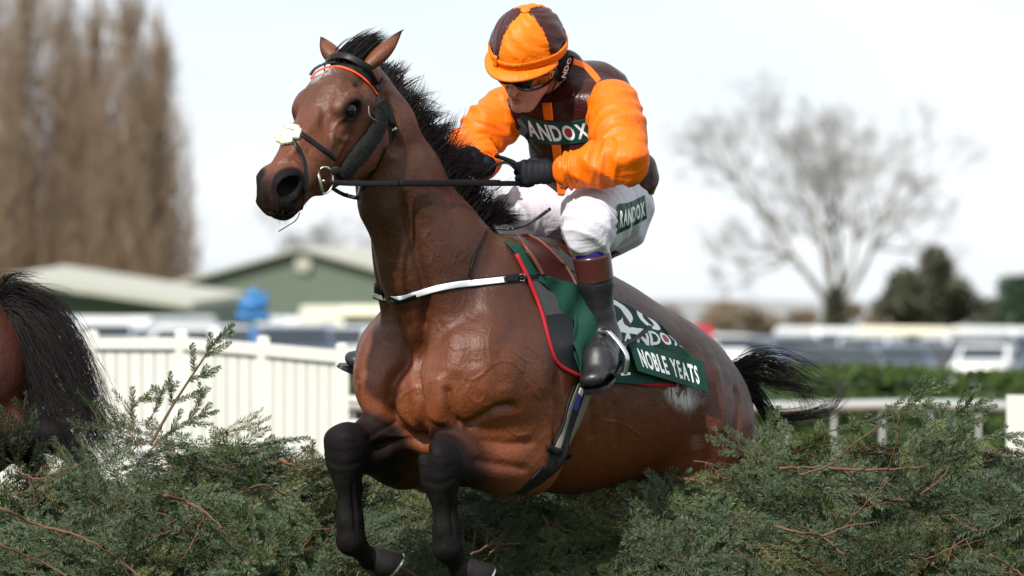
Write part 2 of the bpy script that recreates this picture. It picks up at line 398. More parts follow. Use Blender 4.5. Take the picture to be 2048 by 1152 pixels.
# ---- vehicles
M_tyre = simple('tyre', (.02, .02, .02), .8); M_glass = simple('tinted_glass', (.02, .028, .035), .08, .1, 2, spec=.6); M_lamp = simple('lamp_glass', (.6, .6, .58), .15)
paints = {}
def paint(c, nm): 
    if nm not in paints: paints[nm] = simple('paint_' + nm, c, .3, .04, 1, coat=.6, coat_rough=.05)
    return paints[nm]
def vehicle(name, label, cat, px, D, kind, col, nm, face=0.0, group=None):
    """face: turn about z; 0 = nose to the camera"""
    Y = D - CAMD; x = P(px, 640, Y)[0]
    t = thing(name, label, cat, (0, 0, 0), group)
    prof = {'car': (4.3, .88, [(-2.1, .35), (-2.15, .62), (-2.05, .86), (-1.15, .98), (-.45, 1.46), (.95, 1.50), (1.85, 1.10), (2.1, .95), (2.12, .4)], (3, 4, 5, 6)),
            'van': (5.0, .98, [(-2.5, .35), (-2.5, .85), (-2.1, 1.10), (-1.55, 1.75), (-1.2, 1.95), (2.35, 1.98), (2.48, 1.8), (2.5, .4)], (2, 4, 5, 6)),
            'camper': (5.8, 1.05, [(-2.9, .4), (-2.9, 1.0), (-2.4, 1.25), (-2.1, 1.85), (-2.6, 2.0), (-2.4, 2.3), (2.8, 2.3), (2.9, .4)], (2, 4, 5, 6)),
            'suv': (4.5, .94, [(-2.2, .4), (-2.25, .8), (-2.1, 1.05), (-1.2, 1.15), (-.6, 1.70), (1.6, 1.74), (2.1, 1.3), (2.2, .45)], (3, 4, 5, 6))}[kind]
    L, hw, pr, _ = prof
    c, s_ = math.cos(face), math.sin(face)
    zb = gz(x, Y)
    def W(a, b, z): return (x + b * c - a * s_, Y + b * s_ + a * c, z + zb)   # a along (front negative), b across
    n = len(pr); vs = []; lv = [(-1, .0), (-.97, .0), (.97, 0), (1, 0)]
    zs = [p[1] for p in pr]; zt = max(zs)
    for k, wv in enumerate((-1, -.93, .93, 1)):
        for (a, z) in pr:
            tum = 1 - .16 * max(0, (z - .9) / (zt - .9)); inn = .97 if abs(wv) == 1 else 1
            vs.append(W(a * inn, wv * hw * tum, z if abs(wv) < 1 else min(z, zt - .05)))
    fc = []
    for k in range(3):
        for i in range(n): fc.append((k * n + i, k * n + (i + 1) % n, (k + 1) * n + (i + 1) % n, (k + 1) * n + i))
    fc.append(tuple(range(n))[::-1]); fc.append(tuple(3 * n + i for i in range(n)))
    o = link_mesh('body', vs, fc, paint(col, nm), t, False); bev(o, .04, 2)
    def panel(nm_, quad, mat):
        link_mesh(nm_, [W(*p) for p in quad], [(0, 1, 2, 3)], mat, t, False)
    # windscreen and side glass a little proud of the body
    if kind in ('car', 'suv'):
        i = 3; a0, z0 = pr[3]; a1, z1 = pr[4]; a2, z2 = pr[5]; a3, z3 = pr[6]
    elif kind == 'van': a0, z0 = pr[2]; a1, z1 = pr[3]; a2, z2 = pr[5]; a3, z3 = (2.3, 1.2)
    else: a0, z0 = pr[2]; a1, z1 = pr[3]; a2, z2 = (0.0, 1.9); a3, z3 = (.4, 1.3)
    nrmf = .02
    panel('windscreen', [(a0 + .08 - nrmf, -hw * .80, z0 + .05), (a0 + .08 - nrmf, hw * .80, z0 + .05), (a1 - .05 - nrmf, hw * .74, z1 - .04), (a1 - .05 - nrmf, -hw * .74, z1 - .04)], M_glass)
    for sg in (-1, 1):
        zl = 1.0 if kind != 'camper' else 1.35; zh = min(z1, z2) - .08; k1 = 1 - .16 * (zl - .9) / (zt - .9); k2 = 1 - .16 * (zh - .9) / (zt - .9)
        panel('side_window', [(a0 + .45, sg * (hw * k1 + .012), zl), (a3 - .15, sg * (hw * k1 + .012), zl), (min(a2, a3) - .1, sg * (hw * k2 + .012), zh), (a1 + .12, sg * (hw * k2 + .012), zh)], M_glass)
        p0 = pr[1]; panel('headlight', [(p0[0] - .03, sg * hw * .55, .62), (p0[0] - .03, sg * hw * .92, .64), (p0[0] + .0, sg * hw * .92, .80), (p0[0] + .0, sg * hw * .55, .78)], M_lamp)
        for aw in (-L * .31, L * .31):
            ring = MB(); nn = 16; b0, b1 = sg * (hw - .16), sg * (hw + .02)
            vv = [W(aw + .33 * math.cos(6.283 * j / nn), bb, .33 + .33 * math.sin(6.283 * j / nn)) for bb in (b0, b1) for j in range(nn)]
            ring.add((vv, [(j, (j + 1) % nn, nn + (j + 1) % nn, nn + j) for j in range(nn)] + [tuple(range(nn))[::-1], tuple(range(nn, 2 * nn))]))
            ring.link('wheel', M_tyre, t, False)
    return t
GR = 'vehicles parked in a row beyond the hedge'
W_, S_, B_, K_, C_, T_ = (.62, .63, .63), (.42, .45, .48), (.045, .065, .11), (.02, .02, .025), (.70, .66, .50), (.10, .28, .30)
for (nm_, lab, cat, px, D, kd, c, cn_, fa) in [
    ('parked_car', 'grey car half hidden behind the horse\'s rump', 'car', 1385, 190, 'suv', S_, 'silver', .4),
    ('parked_car', 'white car parked just right of the horse\'s rump', 'car', 1450, 178, 'suv', W_, 'white', .2),
    ('parked_car', 'dark blue car parked second to the right of the rump', 'car', 1528, 188, 'car', B_, 'blue', -.2),
    ('parked_car', 'navy car with a bright windscreen above the flying tail', 'car', 1578, 176, 'suv', B_, 'blue', .3),
    ('parked_van', 'white van parked beyond the tip of the flying tail', 'van', 1640, 215, 'van', W_, 'white', .35),
    ('parked_car', 'black car parked between the white van and the cream van', 'car', 1682, 172, 'car', K_, 'black', .5),
    ('parked_car', 'silver car parked left of the cream van', 'car', 1738, 182, 'suv', S_, 'silver', -.3),
    ('parked_van', 'cream van with a long pale roof parked on the right', 'van', 1842, 222, 'van', C_, 'cream', 1.0),
    ('parked_car', 'blue car parked in front of the cream van', 'car', 1795, 174, 'car', B_, 'blue', .15),
    ('parked_car', 'black car just right of the blue one, before the cream van', 'car', 1872, 178, 'car', K_, 'black', -.4),
    ('parked_car', 'silver car parked right of the cream van', 'car', 1925, 184, 'suv', S_, 'silver', .3),
    ('parked_car', 'white car parked third from the right edge', 'car', 1975, 176, 'car', W_, 'white', -.25),
    ('parked_van', 'white van parked behind the cars at the right edge', 'van', 2010, 228, 'van', W_, 'white', .6),
    ('parked_car', 'blue car parked at the right edge', 'car', 2040, 180, 'suv', B_, 'blue', .1)]:
    vehicle(nm_, lab, cat, px, D, kd, c, cn_, fa, GR)
GL = 'vehicles parked behind the white wing fence'
for (nm_, lab, cat, px, D, kd, c, cn_, fa) in [
    ('parked_van', 'white van behind the left end of the wing fence', 'van', 165, 165, 'van', W_, 'white', .5),
    ('parked_van', 'white van second from the left behind the wing fence', 'van', 300, 170, 'van', W_, 'white', -.5),
    ('parked_car', 'silver car between the white van and the blue frame', 'car', 375, 140, 'suv', S_, 'silver', .4),
    ('parked_car', 'white car just left of the blue frame', 'car', 450, 135, 'suv', W_, 'white', .7),
    ('parked_car', 'dark blue car just right of the blue frame', 'car', 585, 128, 'suv', B_, 'blue', .1),
    ('parked_van', 'white van behind the dark blue car', 'van', 600, 185, 'van', W_, 'white', .3),
    ('motorhome', 'motorhome with a cream roof beside the horse\'s chest', 'motorhome', 700, 180, 'camper', C_, 'cream', .3),
    ('parked_car', 'silver car in front of the motorhome', 'car', 680, 130, 'suv', S_, 'silver', -.2)]:
    vehicle(nm_, lab, cat, px, D, kd, c, cn_, fa, GL)
# red trailer roof beyond the rump, blue board by the shed
t = thing('red_lorry', 'red box lorry seen past the horse\'s rump', 'lorry', (P(1385, 640, 125)[0], 125, 0))
c0 = P(1378, 650, 125); MB().box((c0[0], 125, 1.05), (.50, 2.6, .68)).link('box', simple('red_paint', (.36, .02, .035), .4), t, False)
MB().box((c0[0] + .1, 122.9 - .8, .8), (.5, .7, .5)).link('cab', paint(W_, 'white'), t, False)
for sx in (-1, 1):
    for yy in (122.4, 126.5): MB().box((c0[0] + sx * .45, yy, .35), (.15, .35, .35)).link('wheel', M_tyre, t, False)
t = thing('blue_frame', 'blurred bright blue frame standing in front of the green sheds', 'frame', (P(506, 640, 95)[0], 95, 0))
M_blue = simple('bright_blue', (.03, .17, .42), .5)
def slab(px0, py0, px1, py1, w, nm='bar'):
    a_, b_ = P(px0, py0, 95), P(px1, py1, 95); v_, f_ = tube([a_, (a_ + b_) / 2, b_], w, 8); link_mesh(nm, v_, f_, M_blue, t)
slab(480, 612, 535, 606, .13); slab(498, 582, 512, 600, .11); slab(512, 578, 500, 640, .10); slab(474, 632, 540, 634, .10); slab(500, 600, 538, 590, .05)
a_ = P(506, 650, 95); MB().box((a_[0], 95, a_[2] / 2), (.06, .06, a_[2] / 2)).link('post', M_blue, t, False)
# ---- clipped hedge and running rail
M_leaf = NT('hedge_leaf'); _a = M_leaf.noise(2.0, 3); M_leaf = M_leaf.set(col=M_leaf.mix(_a, (.030, .060, .010), (.060, .100, .018)), rough=.6, spec=.3)
def leaf_cloud(name, pos, nor, size, mat, parent=None, seed=1, elong=1.6):
    rg = np.random.default_rng(seed); n = len(pos)
    a = rg.normal(size=(n, 3)); a /= np.linalg.norm(a, axis=1)[:, None]
    b = np.cross(a, nor + rg.normal(size=(n, 3)) * .6); b /= np.linalg.norm(b, axis=1)[:, None]
    s = size * rg.uniform(.6, 1.3, n)[:, None]
    v = np.stack([pos - a * s * elong, pos + b * s * .5, pos + a * s * elong, pos - b * s * .5], 1).reshape(-1, 3)
    return link_mesh(name, v, np.arange(4 * n).reshape(-1, 4), mat, parent, False)
rg = np.random.default_rng(21)
YH = 42.0; ztop, zbot = P(0, 742, YH)[2], 0.25
hedge = thing('clipped_hedge', 'long clipped green hedge behind the rail', 'hedge', (0, YH, 0))
MB().box((6, YH + .55, (ztop + zbot) / 2 - .15), (16, .42, (ztop - zbot) / 2 - .18)).link('branch_core', simple('hedge_core', (.015, .022, .008), 1), hedge, False)
n = 26000; x = rg.uniform(-10, 22, n); face = rg.random(n) < .62
y = np.where(face, YH + rg.normal(.05, .06, n), YH + rg.uniform(0, 1.1, n)); z = np.where(face, rg.uniform(.05, ztop, n), ztop + rg.normal(-.03, .03, n)) + .03 * np.sin(x * 2.1)
f_ = leaf_cloud('foliage', np.c_[x, y, z], np.where(face[:, None], [[0, -1, .3]], [[0, 0, 1.]]), .05, M_leaf, hedge, 3); f_['kind'] = 'stuff'
M_rail = simple('grey_white_rail', (.36, .37, .36), .4)
YR = 31.0; zr = P(0, 812, YR)[2]
rail = thing('running_rail', 'grey-white running rail in front of the hedge', 'rail', (8, YR, 0))
xr = np.linspace(-3.2, 10, 60); v_, f_ = tube(np.c_[xr, np.full(60, YR), zr + .012 * np.sin(xr * 2.3)], .045, 10); link_mesh('top_rail', v_, f_, M_rail, rail)
for k, x in enumerate(np.arange(-3.0, 10, .205 * 2)):
    v_, f_ = tube([(x, YR + .02, 0), (x, YR + .02, zr - .03)], .014, 8); link_mesh('post', v_, f_, M_rail, rail)
# ---- white wing fence of upright slats between posts
wing = thing('wing_fence', 'white slatted wing fence left of the racehorse', 'fence', (P(430, 800, 13)[0], 13, 0))
tops = [(-10, 668, 14.6), (185, 668, 14.2), (363, 668, 13.6), (527, 680, 12.9), (685, 694, 12.2)]
for i, (px, py, Y) in enumerate(tops):
    p = P(px, py, Y)
    mb = MB().box((p[0], p[1], p[2] / 2), (.033, .033, p[2] / 2)); v_, f_ = tube([(p[0], p[1], p[2]), (p[0], p[1], p[2] + .012), (p[0], p[1], p[2] + .022)], [.036, .036, .018], 12)
    o = mb.add((v_, f_)).link('post', M_white, wing, False)
    if i < len(tops) - 1:
        q = P(tops[i + 1][0], tops[i + 1][1] , tops[i + 1][2]); d = q - p
        e = nrm(q3(d[0], d[1], 0)); A2 = np.array([e, q3(-e[1], e[0], 0), q3(0, 0, 1)])
        for k in range(7):
            c = p + d * ((k + .5) / 7); zt = c[2] - .028
            MB().box((c[0], c[1] + .012, zt / 2), (np.linalg.norm(d[:2]) / 14 * .84, .010, zt / 2), A2).link('slat', M_white, wing, False)
        e = nrm(d); up = q3(0, 0, 1); A = np.array([e, np.cross(up, e), up])
        MB().box((p + q) / 2 + q3(0, -.01, -.05), (np.linalg.norm(d) / 2 - .034, .022, .032), A).link('top_rail', M_white, wing, False)
for (z0) in (798, 846):
    a_, b_ = P(690, z0, 12.2), P(860, z0 + 12, 12.0); v_, f_ = tube([a_, (a_ + b_) / 2, b_], .022, 10); link_mesh('low_rail', v_, f_, M_white, wing)
t = thing('white_board', 'white board standing at the right edge beyond the fence', 'board', (P(2060, 800, 10)[0], 10, 0))
a_ = P(2013, 790, 10); MB().box((a_[0] + .22, 10, a_[2] / 2), (.22, .02, a_[2] / 2)).link('panel', M_white, t, False)
MB().box((a_[0] + .03, 10.05, a_[2] / 2), (.025, .028, a_[2] / 2)).link('post', M_white, t, False)
# ---- trees
M_bark = simple('bark', (.22, .185, .145), .9, .3, 3); M_twig_b = simple('brown_twigs', (.24, .165, .105), .9, .25, .6); M_twig_g = simple('grey_twigs', (.32, .31, .30), .9, .2, .5)
def fast_tubes(name, A, B, ra, rb, mat, parent=None):
    """many straight three-sided sticks"""
    A, B = np.asarray(A), np.asarray(B); n = len(A); t = B - A; t /= np.linalg.norm(t, axis=1)[:, None] + 1e-9
    u = np.cross(t, [.3, .9, .2]); u /= np.linalg.norm(u, axis=1)[:, None] + 1e-9; w = np.cross(t, u); ra = np.broadcast_to(ra, n)[:, None]; rb = np.broadcast_to(rb, n)[:, None]
    V = []
    for (C, r) in ((A, ra), (B, rb)):
        for a in (0, 2.094, 4.189): V.append(C + r * (u * math.cos(a) + w * math.sin(a)))
    V = np.stack(V, 1).reshape(-1, 3); b = (np.arange(n) * 6)[:, None, None]; q = np.array([[0, 1, 4, 3], [1, 2, 5, 4], [2, 0, 3, 5]])[None]
    return link_mesh(name, V, (b + q).reshape(-1, 4), mat, parent)
def grow(seed, base, height, spread, levels=5, first=5, up=.5, r0=.3, kids=(3, 5), trunk=.25, lrat=.62, ends=None):
    rg = random.Random(seed); A, B, RA, RB = [], [], [], []
    def rec(p, d, L, r, lv):
        segs = 3; q = p
        for i in range(segs):
            d2 = nrm(d + q3(*[rg.gauss(0, .10) for _ in range(3)]) + q3(0, 0, .06 * up)); e = q + d2 * L / segs
            A.append(q); B.append(e); RA.append(r * (1 - i * .18)); RB.append(r * (1 - (i + 1) * .18)); q = e; d = d2
            if lv > 0 and i > 0:
                for _ in range(rg.randint(0, 1 + (lv < levels - 1))):
                    nd = nrm(d + q3(*[rg.gauss(0, .55 * spread) for _ in range(3)]) + q3(0, 0, .25 * up)); rec(q, nd, L * lrat * rg.uniform(.7, 1), r * .45, lv - 1)
        if lv > 0:
            for _ in range(rg.randint(*kids)):
                nd = nrm(d + q3(*[rg.gauss(0, .55 * spread) for _ in range(3)]) + q3(0, 0, .25 * up)); rec(q, nd, L * lrat * rg.uniform(.75, 1.1), r * .55, lv - 1)
    b = q3(*base); tk = b + q3(0, 0, height * trunk)
    A.append(b); B.append(tk); RA.append(r0 * 1.3); RB.append(r0)
    for k in range(first):
        g = 6.283 * k / first + rg.uniform(-.4, .4); nd = nrm(q3(math.cos(g) * spread * .8, math.sin(g) * spread * .8, 1.0)); rec(tk, nd, height * .30 * rg.uniform(.8, 1.1), r0 * .55, levels)
    return np.array(A), np.array(B), np.array(RA), np.array(RB)
def bare_tree(name, label, px, D, py_base, height, spread, seed, mat, group=None, up=.5, levels=4, first=5, r0=.3, tw=1.0, kids=(2, 4), trunk=.2, sx=1.0):
    Y = D - CAMD; x = P(px, 640, Y)[0]
    A, B, RA, RB = grow(seed, (0, 0, 0), height, spread, levels, first, up, r0, kids, trunk)
    hz = max(B[:, 2].max(), .1); sc = height / hz
    A, B = A * sc, B * sc; A[:, :2] *= sx; B[:, :2] *= sx; RA = np.maximum(RA * sc, .012 * tw); RB = np.maximum(RB * sc, .009 * tw)
    o = q3(x, Y, 0); t = thing(name, label, 'tree', o, group)
    big = RA > .06 * tw
    fast_tubes('trunk', A[big] + o, B[big] + o, RA[big], RB[big], M_bark, t); fast_tubes('crown', A[~big] + o, B[~big] + o, RA[~big], RB[~big], mat, t)
    return t
bare_tree('bare_tree', 'big spreading bare tree on the right beyond the parked cars', 1672, 285, 660, 14.6, .86, 12, M_twig_g, None, up=.55, levels=5, first=9, r0=.30, tw=.70, kids=(2, 3), trunk=.13, sx=1.12)
bare_tree('bare_tree', 'pale bare tree seen under the racehorse\'s chin', 655, 420, 640, 10.5, 1.0, 5, M_twig_g, None, up=.4, levels=4, first=6, r0=.22, tw=1.6, trunk=.2)
# row of tall bare poplars: upright whips
def poplar(label, px, D, top_py, seed, wid):
    rg = np.random.default_rng(seed); D = D + 70; wid *= 1.9; Y = D - CAMD; x = P(px, 640, Y)[0]; Hh = P(px, top_py, Y)[2]
    t = thing('poplar_tree', label, 'tree', (x, Y, 0), 'bare brown poplars on the left'); o = q3(x, Y, 0)
    zs = np.linspace(0, Hh * .93, 9); A = np.c_[rg.normal(0, .08, 9), rg.normal(0, .08, 9), zs]
    rr = np.linspace(.30, .04, 9); fast_tubes('trunk', A[:-1] + o, A[1:] + o, rr[:-1], rr[1:], M_bark, t)
    n = 620; z0 = (rg.uniform(0, 1, n) ** 1.5 * .95 + .01) * Hh; an = rg.uniform(0, 6.283, n); out = (rg.uniform(0, 1, n) ** .55 * 1.1 + rg.normal(0, .1, n)).clip(.08, 1.4) * wid * (1.12 - .95 * (z0 / Hh) ** 1.3)
    L = rg.uniform(1.6, 3.6, n) * (1 - .35 * z0 / Hh)
    S0 = np.c_[np.cos(an) * out * .35, np.sin(an) * out * .35, z0 - L * .25]; S1 = np.c_[np.cos(an) * out, np.sin(an) * out, z0 + L * .35]; S2 = S1 + np.c_[np.cos(an) * out * .10 + rg.normal(0, .1, n), np.sin(an) * out * .1, L * .75]
    A = np.r_[S0, S1]; B = np.r_[S1, S2]; ra = np.r_[np.full(n, .030), np.full(n, .022)]; rb = np.r_[np.full(n, .022), np.full(n, .008)]
    m = 2200; k = rg.integers(0, n, m); u = rg.uniform(0, 1, m)[:, None]; T0 = S1[k] * (1 - u) + S2[k] * u; T1 = T0 + np.c_[rg.normal(0, .28, m), rg.normal(0, .28, m), rg.uniform(.35, 1.1, m)]
    T0[:, 2] = np.maximum(T0[:, 2], .2)
    A = np.r_[A, T0]; B = np.r_[B, T1]; ra = np.r_[ra, np.full(m, .024)]; rb = np.r_[rb, np.full(m, .008)]; A[:, 2] = np.maximum(A[:, 2], .1); B[:, 2] = np.maximum(B[:, 2], .2)
    fast_tubes('crown', A + o, B + o, ra, rb, M_twig_b, t)
for i, (lab, px, D, tp, wd) in enumerate([
    ('tall bare poplar at the left edge of the row', -30, 205, -60, 1.5), ('bare poplar, second from the left edge of the row', 48, 210, -40, 1.35),
    ('bare poplar in the middle of the row with a thin top', 122, 207, 10, 1.3), ('bare poplar with a reddish crown, fourth in the row', 192, 212, 40, 1.3),
    ('bare poplar next to last on the right of the row', 258, 205, 15, 1.25), ('rightmost and shortest poplar of the row', 318, 215, 90, 1.0),
    ('low poplar behind the two at the left', 10, 235, 120, 1.7), ('poplar standing behind the middle of the row', 150, 236, 150, 1.8), ('poplar behind the gap at the right of the row', 285, 232, 200, 1.3)]):
    poplar(lab, px, D, tp, 50 + i, wd)
# evergreens and ivy-clad trees on the right, brown scrub along the field edge
M_ivy = NT('dark_ivy'); _a = M_ivy.noise(.8, 3); M_ivy = M_ivy.set(col=M_ivy.mix(_a, (.030, .038, .018), (.085, .080, .045)), rough=.7)
M_ever = NT('evergreen'); _a = M_ever.noise(.8, 3); M_ever = M_ever.set(col=M_ever.mix(_a, (.012, .030, .014), (.025, .055, .022)), rough=.7)
M_scrub = NT('scrub_twigs'); _a = M_scrub.noise(.6, 3); M_scrub = M_scrub.set(col=M_scrub.mix(_a, (.16, .10, .075), (.24, .20, .13)), rough=.9)
def leafy(name, label, px, D, top_py, wid_px, seed, mat, lobes, n=5200, cat='tree', size=.16, group=None):
    rg = np.random.default_rng(seed); Y = D - CAMD; x = P(px, 640, Y)[0]; Hh = P(px, top_py, Y)[2]; w = wid_px * D / FPX / 2
    t = thing(name, label, cat, (x, Y, 0), group); o = q3(x, Y, 0)
    if cat == 'tree':
        fast_tubes('trunk', [o], [o + q3(0, 0, Hh * .7)], [.28], [.08], M_bark, t)
    pos = []; 
    for k in range(lobes):
        zc = Hh * (.12 + .74 * k / max(lobes - 1, 1)); c = q3(rg.normal(0, w * .42), rg.normal(0, w * .4), zc); r = w * rg.uniform(.35, .75) * (1.15 - .55 * zc / Hh)
        m = n // lobes; d = rg.normal(size=(m, 3)); d /= np.linalg.norm(d, axis=1)[:, None]; rad = r * (rg.uniform(.1, 1, m) ** .6 + rg.normal(0, .16, m))
        pos.append(c + d * rad[:, None] * q3(1, 1, 1.0 * Hh / lobes / max(r, .1) * .9))
    pos = np.concatenate(pos); pos = pos[(pos[:, 2] > .05) & (pos[:, 2] < Hh)]
    o2 = leaf_cloud('foliage' if cat != 'tree' else 'crown', pos + o, rg.normal(size=(len(pos), 3)), size, mat, t, seed)
leafy('ivy_tree', 'slim dark ivy-covered tree between the big bare tree and the evergreens', 1815, 250, 512, 140, 3, M_ivy, 6, 8000)
leafy('ivy_tree', 'taller ivy-covered tree left of the dark evergreen', 1905, 255, 492, 165, 4, M_ivy, 7, 10000)
leafy('evergreen_tree', 'dark round evergreen tree at the right edge', 2015, 240, 552, 250, 5, M_ever, 5, 8000)
leafy('ivy_tree', 'ivy-wrapped stump at the foot of the big bare tree', 1655, 270, 575, 75, 6, M_ivy, 4, 3000)
for i, (px, tp, wd, D) in enumerate([(1360, 612, 150, 330), (1450, 604, 170, 340), (1540, 612, 160, 320), (1630, 622, 140, 300), (1720, 606, 170, 300), (1800, 592, 160, 290), (1890, 588, 170, 280), (1975, 596, 160, 285)]):
    lab = ['scrub bush just beyond the rump', 'pale scrub bush left of the big bare tree', 'brown scrub bush at the left foot of the big bare tree', 'low bush under the trunk of the big bare tree', 'brown bush at the right foot of the big bare tree', 'olive bush under the slim ivy tree', 'olive bush under the taller ivy tree', 'bush beside the dark evergreen'][i]
    leafy('scrub_bush', lab, px, D, tp, wd, 30 + i, M_scrub if i < 5 else M_ivy, 4, 2600, 'bush', .13, 'scrub along the field edge')
# ---------------------------------------------------------------- the bay horse, sculpted in its own coordinates (t back, v left, z up)
def _q(): pass
HV = 0.0045
hf = Field((-0.86, -0.40, 0.84), (1.90, 0.40, 2.80), HV)

PIT = R(18)
def fr(pitch, yaw=0.0):
    """rows: along (towards the head, rising by pitch), left, up"""
    c, s_ = math.cos(pitch), math.sin(pitch)
    f = q3(-c * math.cos(yaw), c * math.sin(yaw), s_); l = q3(math.sin(yaw), math.cos(yaw), 0)
    return np.array([f, l, np.cross(f, l) * -1])
BF = fr(PIT)
def sculpt_trunk(h):
    # rib cage, loin, rump
    h.ball((.60, 0, 1.675), (.52, .272, .362), BF, k=.05)
    h.seg((.40, 0, 1.75), (1.00, 0, 1.62), (.225, .36), (.25, .285), (0, 1, 0), k=.12)
    h.seg((.85, 0, 1.65), (1.16, 0, 1.57), (.25, .27), (.23, .245), (0, 1, 0), k=.12)
    h.seg((.20, 0, 2.00), (.60, 0, 1.975), (.05, .10), (.09, .09), (0, 1, 0), k=.14)
    for s in (-1, 1):
        h.ball((1.15, s * .105, 1.585), (.275, .140, .215), BF, k=.10)
        h.ball((1.27, s * .100, 1.46), (.14, .11, .22), fr(R(40)), k=.10)
        h.seg((1.20, s * .16, 1.48), (1.12, s * .17, 1.20), (.12, .19), (.085, .11), (0, 1, 0), k=.09)
        h.seg((1.12, s * .16, 1.22), (1.50, s * .13, 1.10), (.07, .10), (.036, .05), (0, 1, 0), k=.05)
        h.seg((1.50, s * .13, 1.10), (1.72, s * .13, .93), .036, .03, k=.03)
        h.ball((1.73, s * .13, .92), .04, k=.02)
        h.seg((1.73, s * .13, .92), (1.80, s * .13, .86), .03, .028, k=.02)
    h.seg((1.28, 0, 1.72), (1.47, 0, 1.66), .07, .03, k=.08)       # dock of the tail
def sculpt_front(h):
    # breast
    h.ball((.21, 0, 1.68), (.24, .265, .31), fr(R(35)), k=.08)
    for s in (-1, 1):
        h.ball((.015, s * .112, 1.635), (.115, .118, .15), fr(R(10), s * .25), k=.05)          # pectorals
        h.ball((.035, s * .080, 1.545), (.100, .075, .100), fr(R(25)), k=.045)
        h.seg((.30, s * .15, 2.02), (.08, s * .19, 1.74), (.055, .13), (.080, .12), (0, 1, 0), k=.10)  # shoulder blade
        h.ball((.11, s * .200, 1.69), (.13, .080, .13), k=.12)                                  # point of the shoulder
        h.seg((.08, s * .205, 1.66), (.31, s * .195, 1.47), (.085, .11), (.08, .11), (0, 1, 0), k=.07)
        h.ball((.31, s * .205, 1.64), (.17, .085, .20), fr(R(-50)), k=.08)                      # triceps
    # neck
    h.path([(.20, 0, 1.86), (.04, 0, 2.06), (-.105, 0, 2.27), (-.205, 0, 2.43), (-.27, 0, 2.525)],
           [(.205, .265), (.150, .190), (.100, .150), (.084, .128), (.076, .11)], (0, 1, 0), k=.06)
    h.seg((.02, 0, 1.84), (-.160, 0, 2.30), (.105, .085), (.056, .062), (0, 1, 0), k=.06)       # windpipe
    for s in (-1, 1):
        h.seg((.055, s * .105, 1.80), (-.13, s * .066, 2.32), .058, .036, k=.05)               # brachiocephalic cord
    pass  # cleft of the breast
    h.seg((.045, 0, 2.22), (-.22, 0, 2.56), (.03, .045), (.03, .04), (0, 1, 0), k=.06)           # crest
def limb(h, pts, rs, ks=None, side=(0, 1, 0)):
    for i in range(len(pts) - 1): h.seg(pts[i], pts[i + 1], rs[i], rs[i + 1], side, k=(ks or .03))
# fore legs : elbow, mid forearm, knee, cannon, fetlock, pastern end
def W2H(p): t, v, z = toH(p); return q3(t, v, z)
LK = W2H(S(878, 925, .15)); LFet = W2H(S(893, 1098, .155)); LPas = W2H(S(925, 1142, .16))
RK = W2H(S(690, 893, -.15)); RFet = W2H(S(700, 1083, -.15)); RPas = W2H(S(730, 1120, -.15)) + q3(.03, 0, 0)
def sculpt_leg(h, K, F_, Pp, elbow, s):
    a = elbow; d = K - a; c = F_ - K; L = np.linalg.norm(c); e = c / L; dn = nrm(d); fwd = q3(-1, 0, 0)
    m1, m2 = a + d * .36, a + d * .74
    limb(h, [a, m1, m2, K], [(.088, .130), (.082, .114), (.058, .072), (.048, .058)], .06)
    h.ball(m1 + q3(0, s * .02, -.045), (.13, .065, .055), None, k=.06)
    h.ball(a + q3(.0, 0, -.02), (.10, .075, .115), None, k=.06)
    h.seg(m2, K - dn * .02, (.046, .050), (.052, .056), (0, 1, 0), k=.04)
    # knee: flat-fronted box of small bones, with the pea bone behind
    h.seg(K - dn * .015 + q3(-.006, 0, .022), K + e * .055 + q3(-.006, 0, 0), (.052, .050), (.043, .041), (0, 1, 0), k=.03)
    for q_ in (-1, 1): h.seg(K + q3(-.028, q_ * .022, .022), K + e * .05 + q3(-.024, q_ * .020, 0), .028, .024, k=.03)
    h.ball(K + q3(.050, 0, -.016), (.024, .026, .034), k=.03)
    h.path([K + e * .06, K + e * L * .36, K + e * L * .80, F_ - e * .01], [(.041, .042), (.029, .033), (.029, .033), (.034, .037)], (0, 1, 0), k=.04)
    h.path([K + e * .05 + q3(.030, 0, 0), K + e * L * .45 + q3(.034, 0, 0), F_ + q3(.030, 0, .0)], [(.018, .016), (.016, .015), (.024, .026)], (0, 1, 0), k=.03)  # tendons
    h.ball(F_, (.037, .039, .040), k=.025)
    h.seg(F_, Pp, (.032, .032), (.031, .031), (0, 1, 0), k=.025)
    h.ball(Pp, (.034, .038, .033), k=.02)
